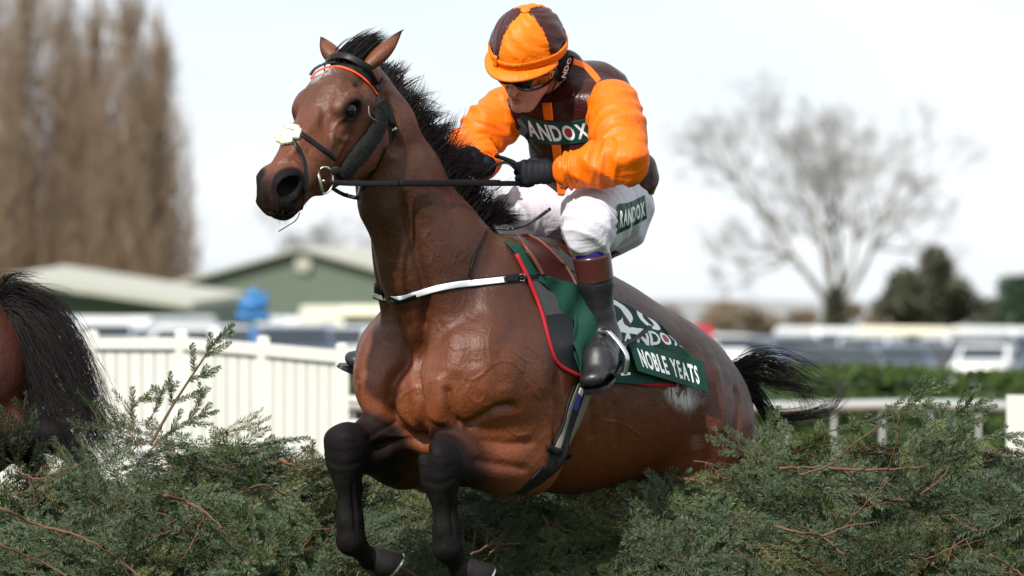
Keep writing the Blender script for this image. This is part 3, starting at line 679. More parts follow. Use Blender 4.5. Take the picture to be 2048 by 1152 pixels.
# ---- head frame
HYAW = R(4.5); HPIT = R(-41); HSC = 1.03
HA = q3(-math.cos(HPIT) * math.cos(HYAW), math.cos(HPIT) * math.sin(HYAW), math.sin(HPIT))   # poll to muzzle
HS = q3(math.sin(HYAW), math.cos(HYAW), 0)                                                   # its left
HN = nrm(np.cross(HS, HA)); HN = HN if HN[2] > 0 else -HN                                    # up from the face
H0 = W2H(S(714, 136))
HAX = np.array([HA, HS, HN])
def hd(x, y, z): return H0 + (HA * x + HS * (y * .93) + HN * z) * HSC
def Hw(q): return H(q[0], q[1], q[2])
def sculpt_head(h):
    B = lambda x, y, z, r, k=.03, op='add', ax=HAX: h.ball(hd(x, y, z), np.array(r) * HSC, ax, k, op)
    G = lambda a, b, ra, rb, k=.03, op='add': h.seg(hd(*a), hd(*b), np.array(ra) * HSC, np.array(rb) * HSC, HS, k, op)
    G((.00, 0, -.03), (.14, 0, -.015), (.060, .065), (.084, .078), .04)     # cranium
    B(.140, 0, .004, (.13, .080, .064), .04)
    G((.14, 0, -.02), (.36, 0, -.008), (.080, .072), (.050, .056), .04)     # face
    G((.34, 0, -.012), (.535, 0, -.022), (.046, .054), (.046, .044), .04)   # nasal bones to muzzle
    for s in (-1, 1):
        G((.095, s * .072, -.005), (.165, s * .094, .012), (.018, .024), (.022, .022), .035)  # brow to orbit
        B(.200, s * .087, .002, (.046, .026, .036), .035)                                     # eye socket
        B(.180, s * .088, .020, (.044, .018, .014), .03)
        G((.235, s * .084, -.030), (.385, s * .058, -.034), (.012, .012), (.008, .010), .035)  # facial crest
        B(.190, s * .058, -.120, (.120, .032, .108), .035)                                    # cheek plate
        B(.160, s * .064, -.120, (.085, .030, .080), .03)
        B(.12, s * .058, -.085, (.05, .03, .06), .04)
        G((.20, s * .046, -.188), (.40, s * .034, -.124), (.022, .036), (.020, .032), .035)   # jaw bones
        B(.335, s * .042, -.065, (.10, .028, .055), .04)
        G((.36, s * .038, -.050), (.50, s * .046, -.052), (.028, .042), (.028, .038), .035)
    G((.36, 0, -.118), (.50, 0, -.106), (.038, .030), (.034, .028), .03)    # lower jaw
    B(.535, 0, -.098, (.044, .038, .032), .025)                             # chin
    B(.550, 0, -.050, (.048, .050, .046), .03)                              # upper lip
    B(.572, 0, -.066, (.028, .040, .028), .02)
    for s in (-1, 1):
        B(.515, s * .040, -.018, (.056, .031, .044), .025)                  # flare of the nostril
        B(.500, s * .050, -.004, (.038, .020, .020), .02)
        B(.565, s * .034, -.040, (.024, .026, .028), .02)
    for s in (-1, 1):
        G((.24, s * .036, .036), (.46, s * .022, .022), (.006, .006), (.005, .005), .02)        # edge of the nose bone
        G((.13, s * .050, .060), (.22, s * .075, .030), (.006, .006), (.006, .006), .03)
        G((.26, s * .086, -.060), (.36, s * .070, -.085), (.004, .004), (.003, .003), .02)      # face vein
        G((.30, s * .078, -.015), (.27, s * .088, -.060), (.003, .003), (.004, .004), .015)
    # hollows
    for s in (-1, 1):
        na = nrm(HA * .62 + HS * s * .78)                                   # the nostril opens forward and out
        n3 = np.array([nrm(np.cross(HN, na)), na, HN])
        h.ball(hd(.545, s * .066, -.018), (.039, .036, .034), n3, k=.006, op='sub')
        h.ball(hd(.520, s * .058, -.016), (.024, .036, .020), n3, k=.010, op='sub')
        B(.105, s * .088, .012, (.022, .010, .014), .04, 'sub')             # hollow over the eye
        B(.203, s * .118, .001, (.029, .027, .0205), .005, 'sub')         # eye opening
        G((.46, s * .080, -.080), (.56, s * .054, -.086), (.012, .003), (.022, .003), .008, 'sub')   # mouth line
        G((.03, s * .10, -.10), (.10, s * .10, -.225), (.022, .016), (.022, .016), .03, 'sub')       # behind the jaw
    G((.55, 0, -.088), (.61, 0, -.084), (.058, .003), (.045, .003), .006, 'sub')
    B(.615, 0, -.028, (.020, .005, .03), .02, 'sub')
def sculpt_ear_bases(h):
    for s in (-1, 1): h.ball(hd(.02, s * .050, -.01), (.035, .028, .03), HAX, k=.03)
sculpt_trunk(hf); sculpt_front(hf)
sculpt_leg(hf, LK, LFet, LPas, q3(.30, .185, 1.445), 1)
sculpt_leg(hf, RK, RFet, RPas, q3(.27, -.185, 1.44), -1)
sculpt_head(hf); sculpt_ear_bases(hf)
hv, hfc = hf.mesh(smooth=2)

# ---- muscle edges, folds and veins, pressed into or raised from the surface along lines on the skin
def press(v, f, lines, mirror=True):
    W_ = np.c_[OO[0] - FW[0] * v[:, 0] + LF[0] * v[:, 1], OO[1] - FW[1] * v[:, 0] + LF[1] * v[:, 1], v[:, 2]]
    bv = BVHTree.FromPolygons(W_.tolist(), f.tolist()); n = np.zeros_like(v); c = np.cross(v[f[:, 2]] - v[f[:, 0]], v[f[:, 3]] - v[f[:, 1]])
    for i in range(4): np.add.at(n, f[:, i], c)
    n /= np.linalg.norm(n, axis=1)[:, None] + 1e-12
    disp = np.zeros(len(v))
    for pts, w, d in lines:
        cp = catmull(pts, 6); q = [hit(bv, a, b)[0] for a, b in cp]; q = np.array([W2H(p) for p in q if p is not None])
        if len(q) < 2: continue
        for s_ in ((1, -1) if (mirror and abs(d) > .0045) else (1,)):
            Q = q * q3(1, s_, 1); lo, hi = Q.min(0) - 3 * w, Q.max(0) + 3 * w; m = np.all((v > lo) & (v < hi), axis=1); idx = np.where(m)[0]
            if not len(idx): continue
            best = np.full(len(idx), 9.0); tt = np.zeros(len(idx))
            for k in range(len(Q) - 1):
                a, b = Q[k], Q[k + 1]; e = b - a; t = np.clip(((v[idx] - a) @ e) / (e @ e + 1e-12), 0, 1); dd = np.linalg.norm(v[idx] - a - t[:, None] * e, axis=1)
                u = (k + t) / (len(Q) - 1); tt = np.where(dd < best, u, tt); best = np.minimum(best, dd)
            disp[idx] -= d * (.62 if -.0036 < d < 0 else 1.25 if abs(d) > .006 else 1) * np.exp(-(best / w) ** 2) * np.clip(np.minimum(tt, 1 - tt) * 7 + .12, 0, 1)
    sgn = 1 if (n * (v - v.mean(0))).sum() > 0 else -1
    return v + n * (disp * sgn)[:, None]
LINES = [
 ([(852, 610), (846, 660), (836, 710), (833, 760), (838, 820), (846, 880), (848, 930)], .022, .026), ([(808, 380), (818, 450), (838, 530), (852, 590), (852, 640)], .020, .016),
 ([(765, 400), (776, 480), (792, 560), (806, 620)], .030, -.008), ([(860, 560), (890, 620), (905, 700), (900, 760)], .04, -.008), ([(790, 640), (775, 720), (790, 790)], .04, -.007),
 ([(893, 770), (900, 805), (906, 832), (925, 855)], .014, .013), ([(925, 855), (955, 840), (995, 818), (1035, 812)], .015, .014), ([(772, 808), (790, 838), (822, 866), (850, 900)], .014, .010),
 ([(870, 850), (880, 800), (875, 745)], .035, -.010), ([(1112, 740), (1116, 820), (1113, 890), (1100, 950)], .018, .015), ([(1070, 600), (1085, 700), (1080, 800)], .05, -.008),
 ([(950, 880), (1010, 888), (1070, 885)], .014, .007), ([(940, 920), (1000, 930), (1060, 940)], .016, .007), ([(1040, 640), (1000, 720), (1010, 780)], .03, .006), ([(960, 600), (940, 680), (950, 740)], .03, .006),
 ([(1372, 700), (1392, 770), (1400, 830), (1395, 900)], .030, .018), ([(1425, 720), (1440, 800), (1438, 880)], .03, -.010), ([(1470, 770), (1478, 820), (1472, 870)], .018, .008), ([(1300, 640), (1370, 700), (1400, 760)], .03, .006), ([(1180, 800), (1185, 880)], .02, .005), ([(1230, 800), (1235, 900)], .018, .004),
 # head
 ([(694, 232), (676, 246), (667, 262), (664, 300)], .0055, -.0040), ([(690, 190), (700, 183), (716, 184), (726, 194)], .0060, -.0042), ([(688, 181), (702, 173), (720, 175)], .005, .0036), ([(690, 226), (706, 232), (722, 226)], .0045, .0032),
 ([(600, 200), (597, 240), (592, 262)], .010, -.004), ([(662, 160), (672, 175), (684, 190)], .007, -.003), ([(640, 205), (648, 230), (645, 262)], .014, .005), ([(548, 330), (575, 318), (600, 332)], .008, -.004),
 ([(610, 345), (612, 372), (600, 395)], .006, .004), ([(560, 395), (580, 400), (600, 392)], .006, -.004), ([(530, 420), (560, 428), (590, 420)], .005, .004), ([(735, 300), (722, 340), (700, 365)], .010, -.004), ([(610, 300), (628, 320), (640, 345)], .008, .004), ([(548, 350), (540, 375), (545, 400)], .006, .004),
 # veins
 ([(961, 709), (982, 730), (1002, 722), (1027, 726), (1057, 755)], .0042, -.0034), ([(982, 730), (965, 747), (940, 763)], .004, -.0032), ([(982, 730), (977, 680), (985, 650)], .004, -.003), ([(1015, 688), (1040, 713), (1060, 725)], .0038, -.003),
 ([(794, 663), (790, 701), (765, 688)], .004, -.0032), ([(811, 672), (813, 705), (823, 730), (811, 738)], .004, -.0032), ([(836, 734), (827, 776), (807, 788), (790, 810)], .0045, -.0034), ([(940, 763), (935, 790), (955, 805), (972, 790), (965, 765)], .004, -.003),
 ([(1050, 755), (1070, 790), (1085, 800)], .004, -.003), ([(900, 690), (915, 700), (935, 693)], .004, -.003), ([(760, 720), (775, 735), (770, 760)], .004, -.003), ([(770, 450), (780, 470), (776, 500)], .004, -.003), ([(865, 450), (850, 480), (866, 505), (860, 535)], .0045, -.003),
 ([(900, 480), (915, 500), (905, 530)], .004, -.003), ([(1000, 600), (1030, 610), (1060, 640)], .004, -.0028), ([(1010, 850), (1030, 870), (1060, 868)], .004, -.003), ([(960, 900), (990, 905), (1010, 920)], .0042, -.003), ([(1040, 690), (1065, 700), (1085, 730)], .004, -.0028),
 ([(870, 640), (880, 660), (872, 690)], .004, -.003), ([(920, 560), (930, 590), (922, 620)], .004, -.0026), ([(1200, 840), (1250, 850), (1290, 880)], .004, -.0025),
 # knees and cannons
 ([(655, 885), (690, 895), (725, 890)], .010, -.0025), ([(655, 925), (690, 932), (722, 925)], .012, .0042), ([(845, 915), (878, 925), (915, 918)], .010, -.0025), ([(843, 962), (878, 968), (912, 958)], .012, .0042), ([(675, 960), (680, 1010), (686, 1060)], .007, -.004), ([(704, 960), (708, 1010), (712, 1060)], .007, .006),
 ([(870, 990), (876, 1040), (882, 1080)], .007, -.004), ([(898, 985), (904, 1040), (908, 1080)], .007, .006), ([(735, 880), (760, 860), (790, 850)], .010, .005)]
hv = press(hv, hfc, LINES)
hlo = hf.sample
# the coat: where it is black (legs, muzzle, eye rims, ears, crest), plus shade painted on the forearms
def sst(a, b, x): t = np.clip((x - a) / (b - a), 0, 1); return t * t * (3 - 2 * t)
def seg_dist(p, a, b):
    d = b - a; t = np.clip(((p - a) @ d) / (d @ d), 0, 1); return np.linalg.norm(p - a - t[:, None] * d, axis=1), t
hc = (hv - H0) @ HAX.T / HSC
dark = np.zeros(len(hv))
for K, F_, el, s in ((LK, LFet, q3(.30, .185, 1.445), 1), (RK, RFet, q3(.27, -.185, 1.44), -1)):
    d, t = seg_dist(hv, K, F_); dark = np.maximum(dark, sst(.098, .076, d))
    d, t = seg_dist(hv, F_, LPas if K is LK else RPas); dark = np.maximum(dark, sst(.115, .09, d))
    d2, t2 = seg_dist(hv, el, K)
    below = (hv - (el + (K - el) * t2[:, None]))[:, 2]
    nz_ = .03 * np.sin(hv @ q3(61, 33, 47)) * np.sin(hv @ q3(-37, 71, 29)); far_ = .16 if s < 0 else 0.0  # right forearm blackened further, its shadow painted into the coat
    dark = np.maximum(dark, sst(.135, .10, d2 - .03 * sst(0, -.05, below)) * sst(.42, .84, t2 - 1.0 * below + nz_ + far_) * .96)
    dark = np.maximum(dark, sst(.15, .11, d2) * sst(.01, -.07, below) * .45 * sst(.2, .6, t2))  # forearm underside darkened, shade painted in
mz = sst(.49, .565, hc[:, 0] + .25 * np.maximum(-hc[:, 2] - .02, 0)) * (hc[:, 0] > .40) * (hc[:, 0] < .75) * (np.abs(hc[:, 1]) < .2) * (np.abs(hc[:, 2]) < .2)
soft = mz.copy()
dark = np.maximum(dark, mz * .93)
for s in (-1, 1):
    dark = np.maximum(dark, .95 * sst(.052, .030, np.linalg.norm((hc - q3(.203, s * .095, .0)) * q3(.85, 1, 1.05), axis=1)))
    dark = np.maximum(dark, 1.0 * sst(.070, .054, np.linalg.norm(hc - q3(.535, s * .060, -.018), axis=1)))
hidden = (hv[:, 0] > 1.0) & (hv[:, 2] < 1.15); dark[hidden] = 1
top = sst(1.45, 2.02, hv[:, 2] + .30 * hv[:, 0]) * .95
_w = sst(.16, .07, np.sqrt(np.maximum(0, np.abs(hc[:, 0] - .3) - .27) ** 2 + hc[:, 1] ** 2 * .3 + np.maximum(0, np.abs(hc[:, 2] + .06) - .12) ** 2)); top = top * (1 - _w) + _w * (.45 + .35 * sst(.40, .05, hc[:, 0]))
def WW(q): q = np.atleast_2d(q); return np.c_[OO[0] - FW[0] * q[:, 0] + LF[0] * q[:, 1], OO[1] - FW[1] * q[:, 0] + LF[1] * q[:, 1], q[:, 2]]
def coat(name, base, deep, veins=True):
    m = NT(name)
    n1 = m.noise(3.0, 3, .5); n2 = m.noise(150, 4, .65, .5, stretch=(1, 1, .25)); n3 = m.noise(28, 4, .6)
    c = m.mix(n1, base, tuple(x * .62 for x in base))
    c = m.mix(m.math('MULTIPLY', n3, .5), c, deep)
    c = m.mix(m.math('MULTIPLY', m.ramp(n2, [(.35, 0), (.7, 1)]), .25), c, tuple(x * 1.7 for x in base))
    c = m.mix(m.math('MULTIPLY', m.attr('top').outputs['Fac'], .80), c, deep)
    blk = m.mix(n3, (.004, .0036, .004), (.010, .0085, .0085))
    c = m.mix(m.attr('dark').outputs['Fac'], c, blk)
    fl = m.ramp(m.n('ShaderNodeTexVoronoi', {'Vector': m.n('ShaderNodeTexCoord').outputs['Object'], 'Scale': 34.0, 'Randomness': 1.0}).outputs[0], [(.03, 1), (.07, 0)])
    c = m.mix(m.math('MULTIPLY', fl, m.ramp(m.noise(3.5, 2), [(.5, 0), (.62, .55)])), c, (.03, .02, .014))
    sw = m.attr('sweat').outputs['Fac']; f = m.noise(19, 6, .78, 1.2, stretch=(1, 1, .5))
    c = m.mix(m.math('MULTIPLY', m.ramp(f, [(.44, 0), (.52, 1)]), sw), c, (.42, .40, .40))
    vec = m.n('ShaderNodeTexCoord').outputs['Object']
    wob = m.n('ShaderNodeTexNoise', {'Vector': vec, 'Scale': 9.0, 'Detail': 2}).outputs[1]
    vv = m.n('ShaderNodeVectorMath', {0: vec, 1: m.n('ShaderNodeVectorMath', {0: wob, 'Scale': .10}, operation='SCALE').outputs[0]}, operation='ADD').outputs[0]
    vo = m.n('ShaderNodeTexVoronoi', {'Vector': vv, 'Scale': 9.0}, feature='DISTANCE_TO_EDGE').outputs[0]
    vein = m.ramp(vo, [(0, 1), (.018, .5), (.045, 0)])
    vm = m.math('MULTIPLY', m.ramp(m.noise(4, 2), [(.47, 0), (.60, 1)]), m.attr('vein').outputs['Fac'])
    h = m.math('MULTIPLY', vein, vm)
    nb = m.bump(h, .12, .005)
    nb = m.bump(m.noise(16, 4, .55), .30, .02, nb)
    nb = m.bump(m.noise(130, 4, .65, .6, stretch=(1, 1, .30)), .38, .0045, nb)
    nb = m.bump(m.noise(60, 4, .6, 1.0), .26, .007, nb)
    rg = m.math('ADD', m.math('ADD', .36, m.math('MULTIPLY', n3, .22)), m.math('MULTIPLY', m.attr('dark').outputs['Fac'], .14))
    return m.set(col=c, rough=rg, normal=nb, spec=m.math('SUBTRACT', .40, m.math('MULTIPLY', m.attr('dark').outputs['Fac'], .33)))
M_coat = coat('bay_coat', (.200, .050, .0125), (.018, .0064, .0038))
horse = thing('racehorse', 'bay racehorse with black legs jumping the spruce fence towards the camera', 'horse', H(.5, 0, .84))
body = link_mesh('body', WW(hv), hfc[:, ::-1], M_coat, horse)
def vattr(o, name, arr):
    a = o.data.attributes.new(name, 'FLOAT', 'POINT'); a.data.foreach_set('value', np.asarray(arr, np.float32))
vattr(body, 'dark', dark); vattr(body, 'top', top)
vattr(body, 'vein', sst(.9, .6, hv[:, 0]) * (1 - dark) * (.35 + .65 * sst(-.15, 0, hv[:, 0])))
_pp = WW(hv); _px = CX + _pp[:, 0] * FPX / (_pp[:, 1] + CAMD); _py = HY - (_pp[:, 2] - CAMZ) * FPX / (_pp[:, 1] + CAMD)
fx, fy = (hv[:, 0] - .93) / .12, (hv[:, 2] - 1.635 + .25 * (hv[:, 0] - .93)) / .075     # dried sweat behind the cloth, both flanks
vattr(body, 'sweat', sst(1.2, .55, np.hypot(fx, fy)) * (np.abs(hv[:, 1]) > .15) + .55 * sst(.075, .02, np.linalg.norm(hc - q3(.105, -.035, .07), axis=1)))
HB = bvh_of(body)
# ---- eyes
M_eye = NT('eye'); M_eye = M_eye.set(col=M_eye.mix(M_eye.noise(40), (.004, .003, .003), (.012, .006, .004)), rough=.06, spec=.28)
for s in (-1, 1):
    bm = bmesh.new(); bmesh.ops.create_uvsphere(bm, u_segments=24, v_segments=16, radius=.0275)
    me = bpy.data.meshes.new('eye'); bm.to_mesh(me); bm.free(); me.materials.append(M_eye)
    for p in me.polygons: p.use_smooth = True
    e = bpy.data.objects.new('eye', me); COL.objects.link(e); e.parent = horse; e.matrix_parent_inverse = horse.matrix_world.inverted()
    e.location = WW(hd(.203, s * .0915, .001))[0]
# ---- ears
def ear(base, tip, opening, wid):
    base, tip = np.array(base), np.array(tip); ax_ = tip - base; L = np.linalg.norm(ax_); a = ax_ / L
    o_ = nrm(np.asarray(opening) - a * (np.asarray(opening) @ a)); sd = np.cross(a, o_)
    vs = []; fc = []; NU, NV = 18, 17
    for lay in (0, 1):
        for i in range(NU):
            u = i / (NU - 1)
            w = wid * (math.sin(math.pi * (u * .80 + .20)) ** .75) * (1 - .15 * u) + .0012
            w = max(w, .0015) if u < .985 else .0015
            sp = R(150) * (1 - u) ** .6 + R(70) * u * .6
            w2 = w - lay * .0035
            for j in range(NV):
                g = -sp + 2 * sp * j / (NV - 1)
                c = base + ax_ * u + a * 0 + o_ * (.012 * math.sin(u * 2.2))
                vs.append(c + (-o_ * math.cos(g) * .80 + sd * math.sin(g)) * w2)
    n = NU * NV
    for lay in (0, 1):
        for i in range(NU - 1):
            for j in range(NV - 1):
                q = [i * NV + j, i * NV + j + 1, (i + 1) * NV + j + 1, (i + 1) * NV + j]
                fc.append(tuple((x + lay * n) for x in (q if lay else q[::-1])))
    for i in range(NU - 1):
        for j in (0, NV - 1):
            q = (i * NV + j, (i + 1) * NV + j, (i + 1) * NV + j + n, i * NV + j + n); fc.append(q if j else q[::-1])
    o = link_mesh('ear', vs, fc, M_coat, horse)
    u = np.array([(i // NV) % NU for i in range(2 * n)]) / (NU - 1); jj = np.array([i % NV for i in range(2 * n)]); rim = np.abs(jj / (NV - 1) * 2 - 1)
    vattr(o, 'dark', np.clip(sst(.62, .95, u) + sst(.8, 1, rim) * .8, 0, 1)); vattr(o, 'top', .35 + 0 * u); vattr(o, 'vein', 0 * u); vattr(o, 'sweat', 0 * u)
    return o
eb = WW(hd(.015, .062, .018))[0]; ear(eb, P(803, 55, eb[1] + .05), (.6, .3, -.5), .034)
eb2 = WW(hd(.005, -.052, .020))[0]; ear(eb2, P(645, 70, eb2[1] + .06), (-.9, .5, .1), .040)
# ---- hooves
M_hoof = simple('hoof', (.012, .010, .010), .6, .3, 60, .3, 300, spec=.2)
M_steel = simple('steel', (.62, .62, .60), .28, .1, 30, .1, 300, metal=1.0)
def hoof(Fet, Pas, dirn):
    a = nrm(dirn); sd = nrm(np.cross(a, (0, 0, 1))) if abs(a[2]) < .95 else q3(1, 0, 0); sd = nrm(sd - a * (sd @ a)); fw = np.cross(sd, a)
    rings = [(-.022, .036, .036), (.0, .044, .042), (.03, .052, .048), (.062, .062, .055), (.066, .058, .051)]
    vs = []; fc = []; n = 20
    for (l, rf, rs_) in rings:
        for j in range(n):
            g = 2 * math.pi * j / n; back = .80 if math.cos(g) < 0 else 1.0
            vs.append(Pas + a * l + fw * (math.cos(g) * rf * back + (.006 + l * .22)) + sd * math.sin(g) * rs_)
    for i in range(len(rings) - 1):
        for j in range(n): fc.append((i * n + j, i * n + (j + 1) % n, (i + 1) * n + (j + 1) % n, (i + 1) * n + j))
    fc.append(tuple(range(n))[::-1]); fc.append(tuple((len(rings) - 1) * n + j for j in range(n)))
    h = link_mesh('hoof', vs, fc, M_hoof, horse)
    pts = []
    for j in range(25):
        g = R(-150) + R(300) * j / 24; back = .80 if math.cos(g) < 0 else 1.0
        pts.append(Pas + a * .070 + fw * (math.cos(g) * .050 * back + .021) + sd * math.sin(g) * .045)
    v, f = tube(pts, .010, 8, flat=([a] * 25, .005)); link_mesh('horseshoe', v, f, M_steel, h, False)
hoof(WW(RFet)[0], WW(RPas)[0], nrm(P(776, 1160, -.0) - P(730, 1120, -.03)))
hoof(WW(LFet)[0], WW(LPas)[0], nrm(P(975, 1190, -.15) - P(925, 1142, -.19)))
# ---- hair
def strands(name, roots, d0, d1, length, width, mat, parent=None, seg=8, curl=.02, clump=None, bend=None, seed=1, kind=None):
    """roots n x 3, d0 start direction, d1 end direction (blend), each strand tapers to a point"""
    rg = np.random.default_rng(seed); n = len(roots)
    d0 = np.broadcast_to(d0, (n, 3)); d1 = np.broadcast_to(d1, (n, 3)); length = np.broadcast_to(length, n); width = np.broadcast_to(width, n)
    pts = [np.array(roots, float)]; p = pts[0].copy()
    ph = rg.uniform(0, 6.28, (n, 3)); fr_ = rg.uniform(2, 6, (n, 3))
    for i in range(1, seg + 1):
        u = i / seg; d = d0 * (1 - u) + d1 * u + np.sin(ph + fr_ * u * 1.4) * curl * 8 * u
        d = d / np.linalg.norm(d, axis=1)[:, None]
        p = p + d * (length / seg)[:, None]; pts.append(p.copy())
    pts = np.stack(pts, 1)                                   # n, seg+1, 3
    tg = np.gradient(pts, axis=1); tg /= np.linalg.norm(tg, axis=2)[..., None] + 1e-9
    sd = np.cross(tg, rg.normal(size=(n, 1, 3))); sd /= np.linalg.norm(sd, axis=2)[..., None] + 1e-9
    up = np.cross(tg, sd)
    w = (width[:, None] * (1 - np.linspace(0, 1, seg + 1) ** 1.5 * .93))[..., None]
    A = [pts + w * (sd * math.cos(a) + up * math.sin(a)) for a in (0, 2.094, 4.189)]
    V = np.stack(A, 2).reshape(-1, 3)                         # n,(seg+1),3 verts
    base = (np.arange(n) * (seg + 1) * 3)[:, None, None]; si = (np.arange(seg) * 3)[None, :, None]; k = np.arange(3)[None, None, :]; k2 = (k + 1) % 3
    q = np.stack([base + si + k, base + si + k2, base + si + 3 + k2, base + si + 3 + k], -1).reshape(-1, 4)
    return link_mesh(name, V, q, mat, parent)
M_hair = NT('black_hair'); _c = M_hair.mix(M_hair.noise(60, 3), (.004, .0035, .004), (.017, .013, .013)); M_hair = M_hair.set(col=_c, rough=.45, spec=.16)
def crest(u):
    pts = np.array([(-.265, 0, 2.615), (-.19, 0, 2.565), (-.06, 0, 2.43), (.03, 0, 2.30), (.11, 0, 2.20), (.21, 0, 2.12), (.31, 0, 2.085)])
    s_ = np.linspace(0, 1, len(pts)); return np.stack([np.interp(u, s_, pts[:, i]) for i in range(3)], 1)
rg = np.random.default_rng(5)
NM = 6500
u = rg.uniform(0, 1, NM) ** .92; cl = np.round(u * 70) / 70 + rg.normal(0, .004, NM)
c = crest(np.clip(u, 0, 1)); c[:, 1] = rg.normal(-.004, .016, NM)
roots = WW(c)
roots = np.array([near(HB, p, -.004)[0] for p in roots])
clid = np.round(u * 58).astype(int) + 60 * rg.integers(0, 5, NM); cn = rg.normal(0, 1, (400, 6))[clid]
back = np.r_[-FW, 0]; side = np.r_[-LF, 0]
ln = (.055 + .235 * np.sin(np.clip(u * 1.15 + .02, 0, 1) * math.pi * .62)) * (.70 + .22 * cn[:, 3] * .6 + rg.uniform(-.1, .3, NM)); ln = np.clip(ln, .025, .33)
_mr = np.zeros((400, 3)); _mc = np.zeros(400); np.add.at(_mr, clid, roots); np.add.at(_mc, clid, 1); pull = (_mr[clid] / _mc[clid][:, None] - roots) / ln[:, None] * .9
d0 = pull * .3 + back * .80 + np.array([0, 0, .50]) + side * .35 + cn[:, :3] * .12
d1 = pull + back * 1.0 + np.array([0, 0, 1]) * (-.28 + .42 * cn[:, 4] * .8 + .35 * (1 - u))[:, None] + side * .25 + cn[:, 2:5] * .30
strands('mane', roots, d0, d1, ln, .0015, M_hair, horse, 8, .009, seed=3)
# hair lying on the crest and down the far side keeps the skin covered
n2 = 1600; u2 = rg.uniform(0, 1, n2); c = crest(u2); c[:, 1] = rg.uniform(-.03, .018, n2); r2 = np.array([near(HB, p, -.002)[0] for p in WW(c)])
strands('mane', r2, back * .7 + side * .5 + q3(0, 0, .3), back * .6 + side * .9 + q3(0, 0, -.7), rg.uniform(.05, .12, n2), .002, M_hair, horse, 6, .01, seed=9)
# forelock blown back between the ears
n3 = 1100; fb = WW(hd(.03, 0, .05))[0]; tp = P(752, 72, fb[1] + .10)
r3 = fb + rg.normal(0, .012, (n3, 3)) + np.outer(rg.uniform(-.028, .028, n3), np.r_[LF, 0]); dd = nrm(tp - fb)
strands('forelock', r3, dd * 1.0 + q3(-.12, 0, .14) + rg.normal(0, .04, (n3, 3)), dd + q3(.10, .1, -.25) + rg.normal(0, .09, (n3, 3)), rg.uniform(.12, .185, n3), .0017, M_hair, horse, 8, .005, seed=4)
# tail streaming out behind
tb = WW(q3(1.475, 0, 1.655))[0]
def tail(name, base, specs, parent, seed, w=.0016, spread=.02):
    rg = np.random.default_rng(seed); V = []; 
    for (n, path_, sp) in specs:
        cp = catmull([base] + [np.array(p) for p in path_], 6)
        m = len(cp); off = rg.normal(0, 1, (n, 3)); off2 = rg.normal(0, 1, (n, 3)); st = rg.uniform(0, .012, n)
        uu = np.linspace(0, 1, m); cut = rg.uniform(.72, 1.04, n)
        X = []
        for i in range(n):
            us = np.clip(uu * cut[i], 0, 1); pt = np.stack([np.interp(us, uu, cp[:, k]) for k in range(3)], 1)
            pt += off[i] * (.008 + sp * us ** .8)[:, None] * .7 + off2[i] * sp * (us ** 2.2)[:, None] + .006 * np.sin(us * 9 + off[i, 0] * 5)[:, None] * off2[i]
            X.append(pt)
        V.append(np.array(X))
    out_v = []; out_f = []; b0 = 0
    for X in V:
        n, m, _ = X.shape; tg = np.gradient(X, axis=1); tg /= np.linalg.norm(tg, axis=2)[..., None] + 1e-9
        sd = np.cross(tg, rg.normal(size=(n, 1, 3))); sd /= np.linalg.norm(sd, axis=2)[..., None] + 1e-9; up = np.cross(tg, sd)
        ww = (w * (1.1 - np.linspace(0, 1, m) ** 1.2 * .9))[None, :, None]
        A = np.stack([X + ww * (sd * math.cos(a) + up * math.sin(a)) for a in (0, 2.094, 4.189)], 2).reshape(-1, 3)
        bs = (np.arange(n) * m * 3)[:, None, None]; si = (np.arange(m - 1) * 3)[None, :, None]; k = np.arange(3)[None, None, :]; k2 = (k + 1) % 3
        q = np.stack([bs + si + k, bs + si + k2, bs + si + 3 + k2, bs + si + 3 + k], -1).reshape(-1, 4) + b0
        out_v.append(A); out_f.append(q); b0 += len(A)
    return link_mesh(name, np.concatenate(out_v), np.concatenate(out_f), M_hair, parent)
tY = tb[1]
tail('tail', tb, [
    (70, [P(1500, 722, tY + .02), P(1545, 726, tY + .08), P(1590, 748, tY + .14), P(1640, 772, tY + .2)], .012),
    (50, [P(1500, 750, tY + .02), P(1540, 765, tY + .06), P(1590, 775, tY + .10), P(1645, 778, tY + .15)], .014),
    (110, [P(1495, 775, tY + .02), P(1525, 815, tY + .05), P(1560, 835, tY + .08), P(1620, 830, tY + .12), P(1672, 808, tY + .14), P(1690, 762, tY + .18)], .010),
    (100, [P(1495, 770, tY + .02), P(1520, 800, tY + .04), P(1545, 845, tY + .05), P(1580, 870, tY + .05)], .02),
    (26, [P(1500, 712, tY + .03), P(1560, 708, tY + .1), P(1625, 738, tY + .15), P(1668, 770, tY + .2)], .010), (22, [P(1505, 760, tY + .03), P(1580, 772, tY + .1), P(1660, 790, tY + .15), P(1700, 742, tY + .2)], .008),
    (60, [P(1500, 735, tY + .03), P(1560, 745, tY + .1), P(1610, 790, tY + .15), P(1615, 835, tY + .15)], .028)], horse, 11, .0013)
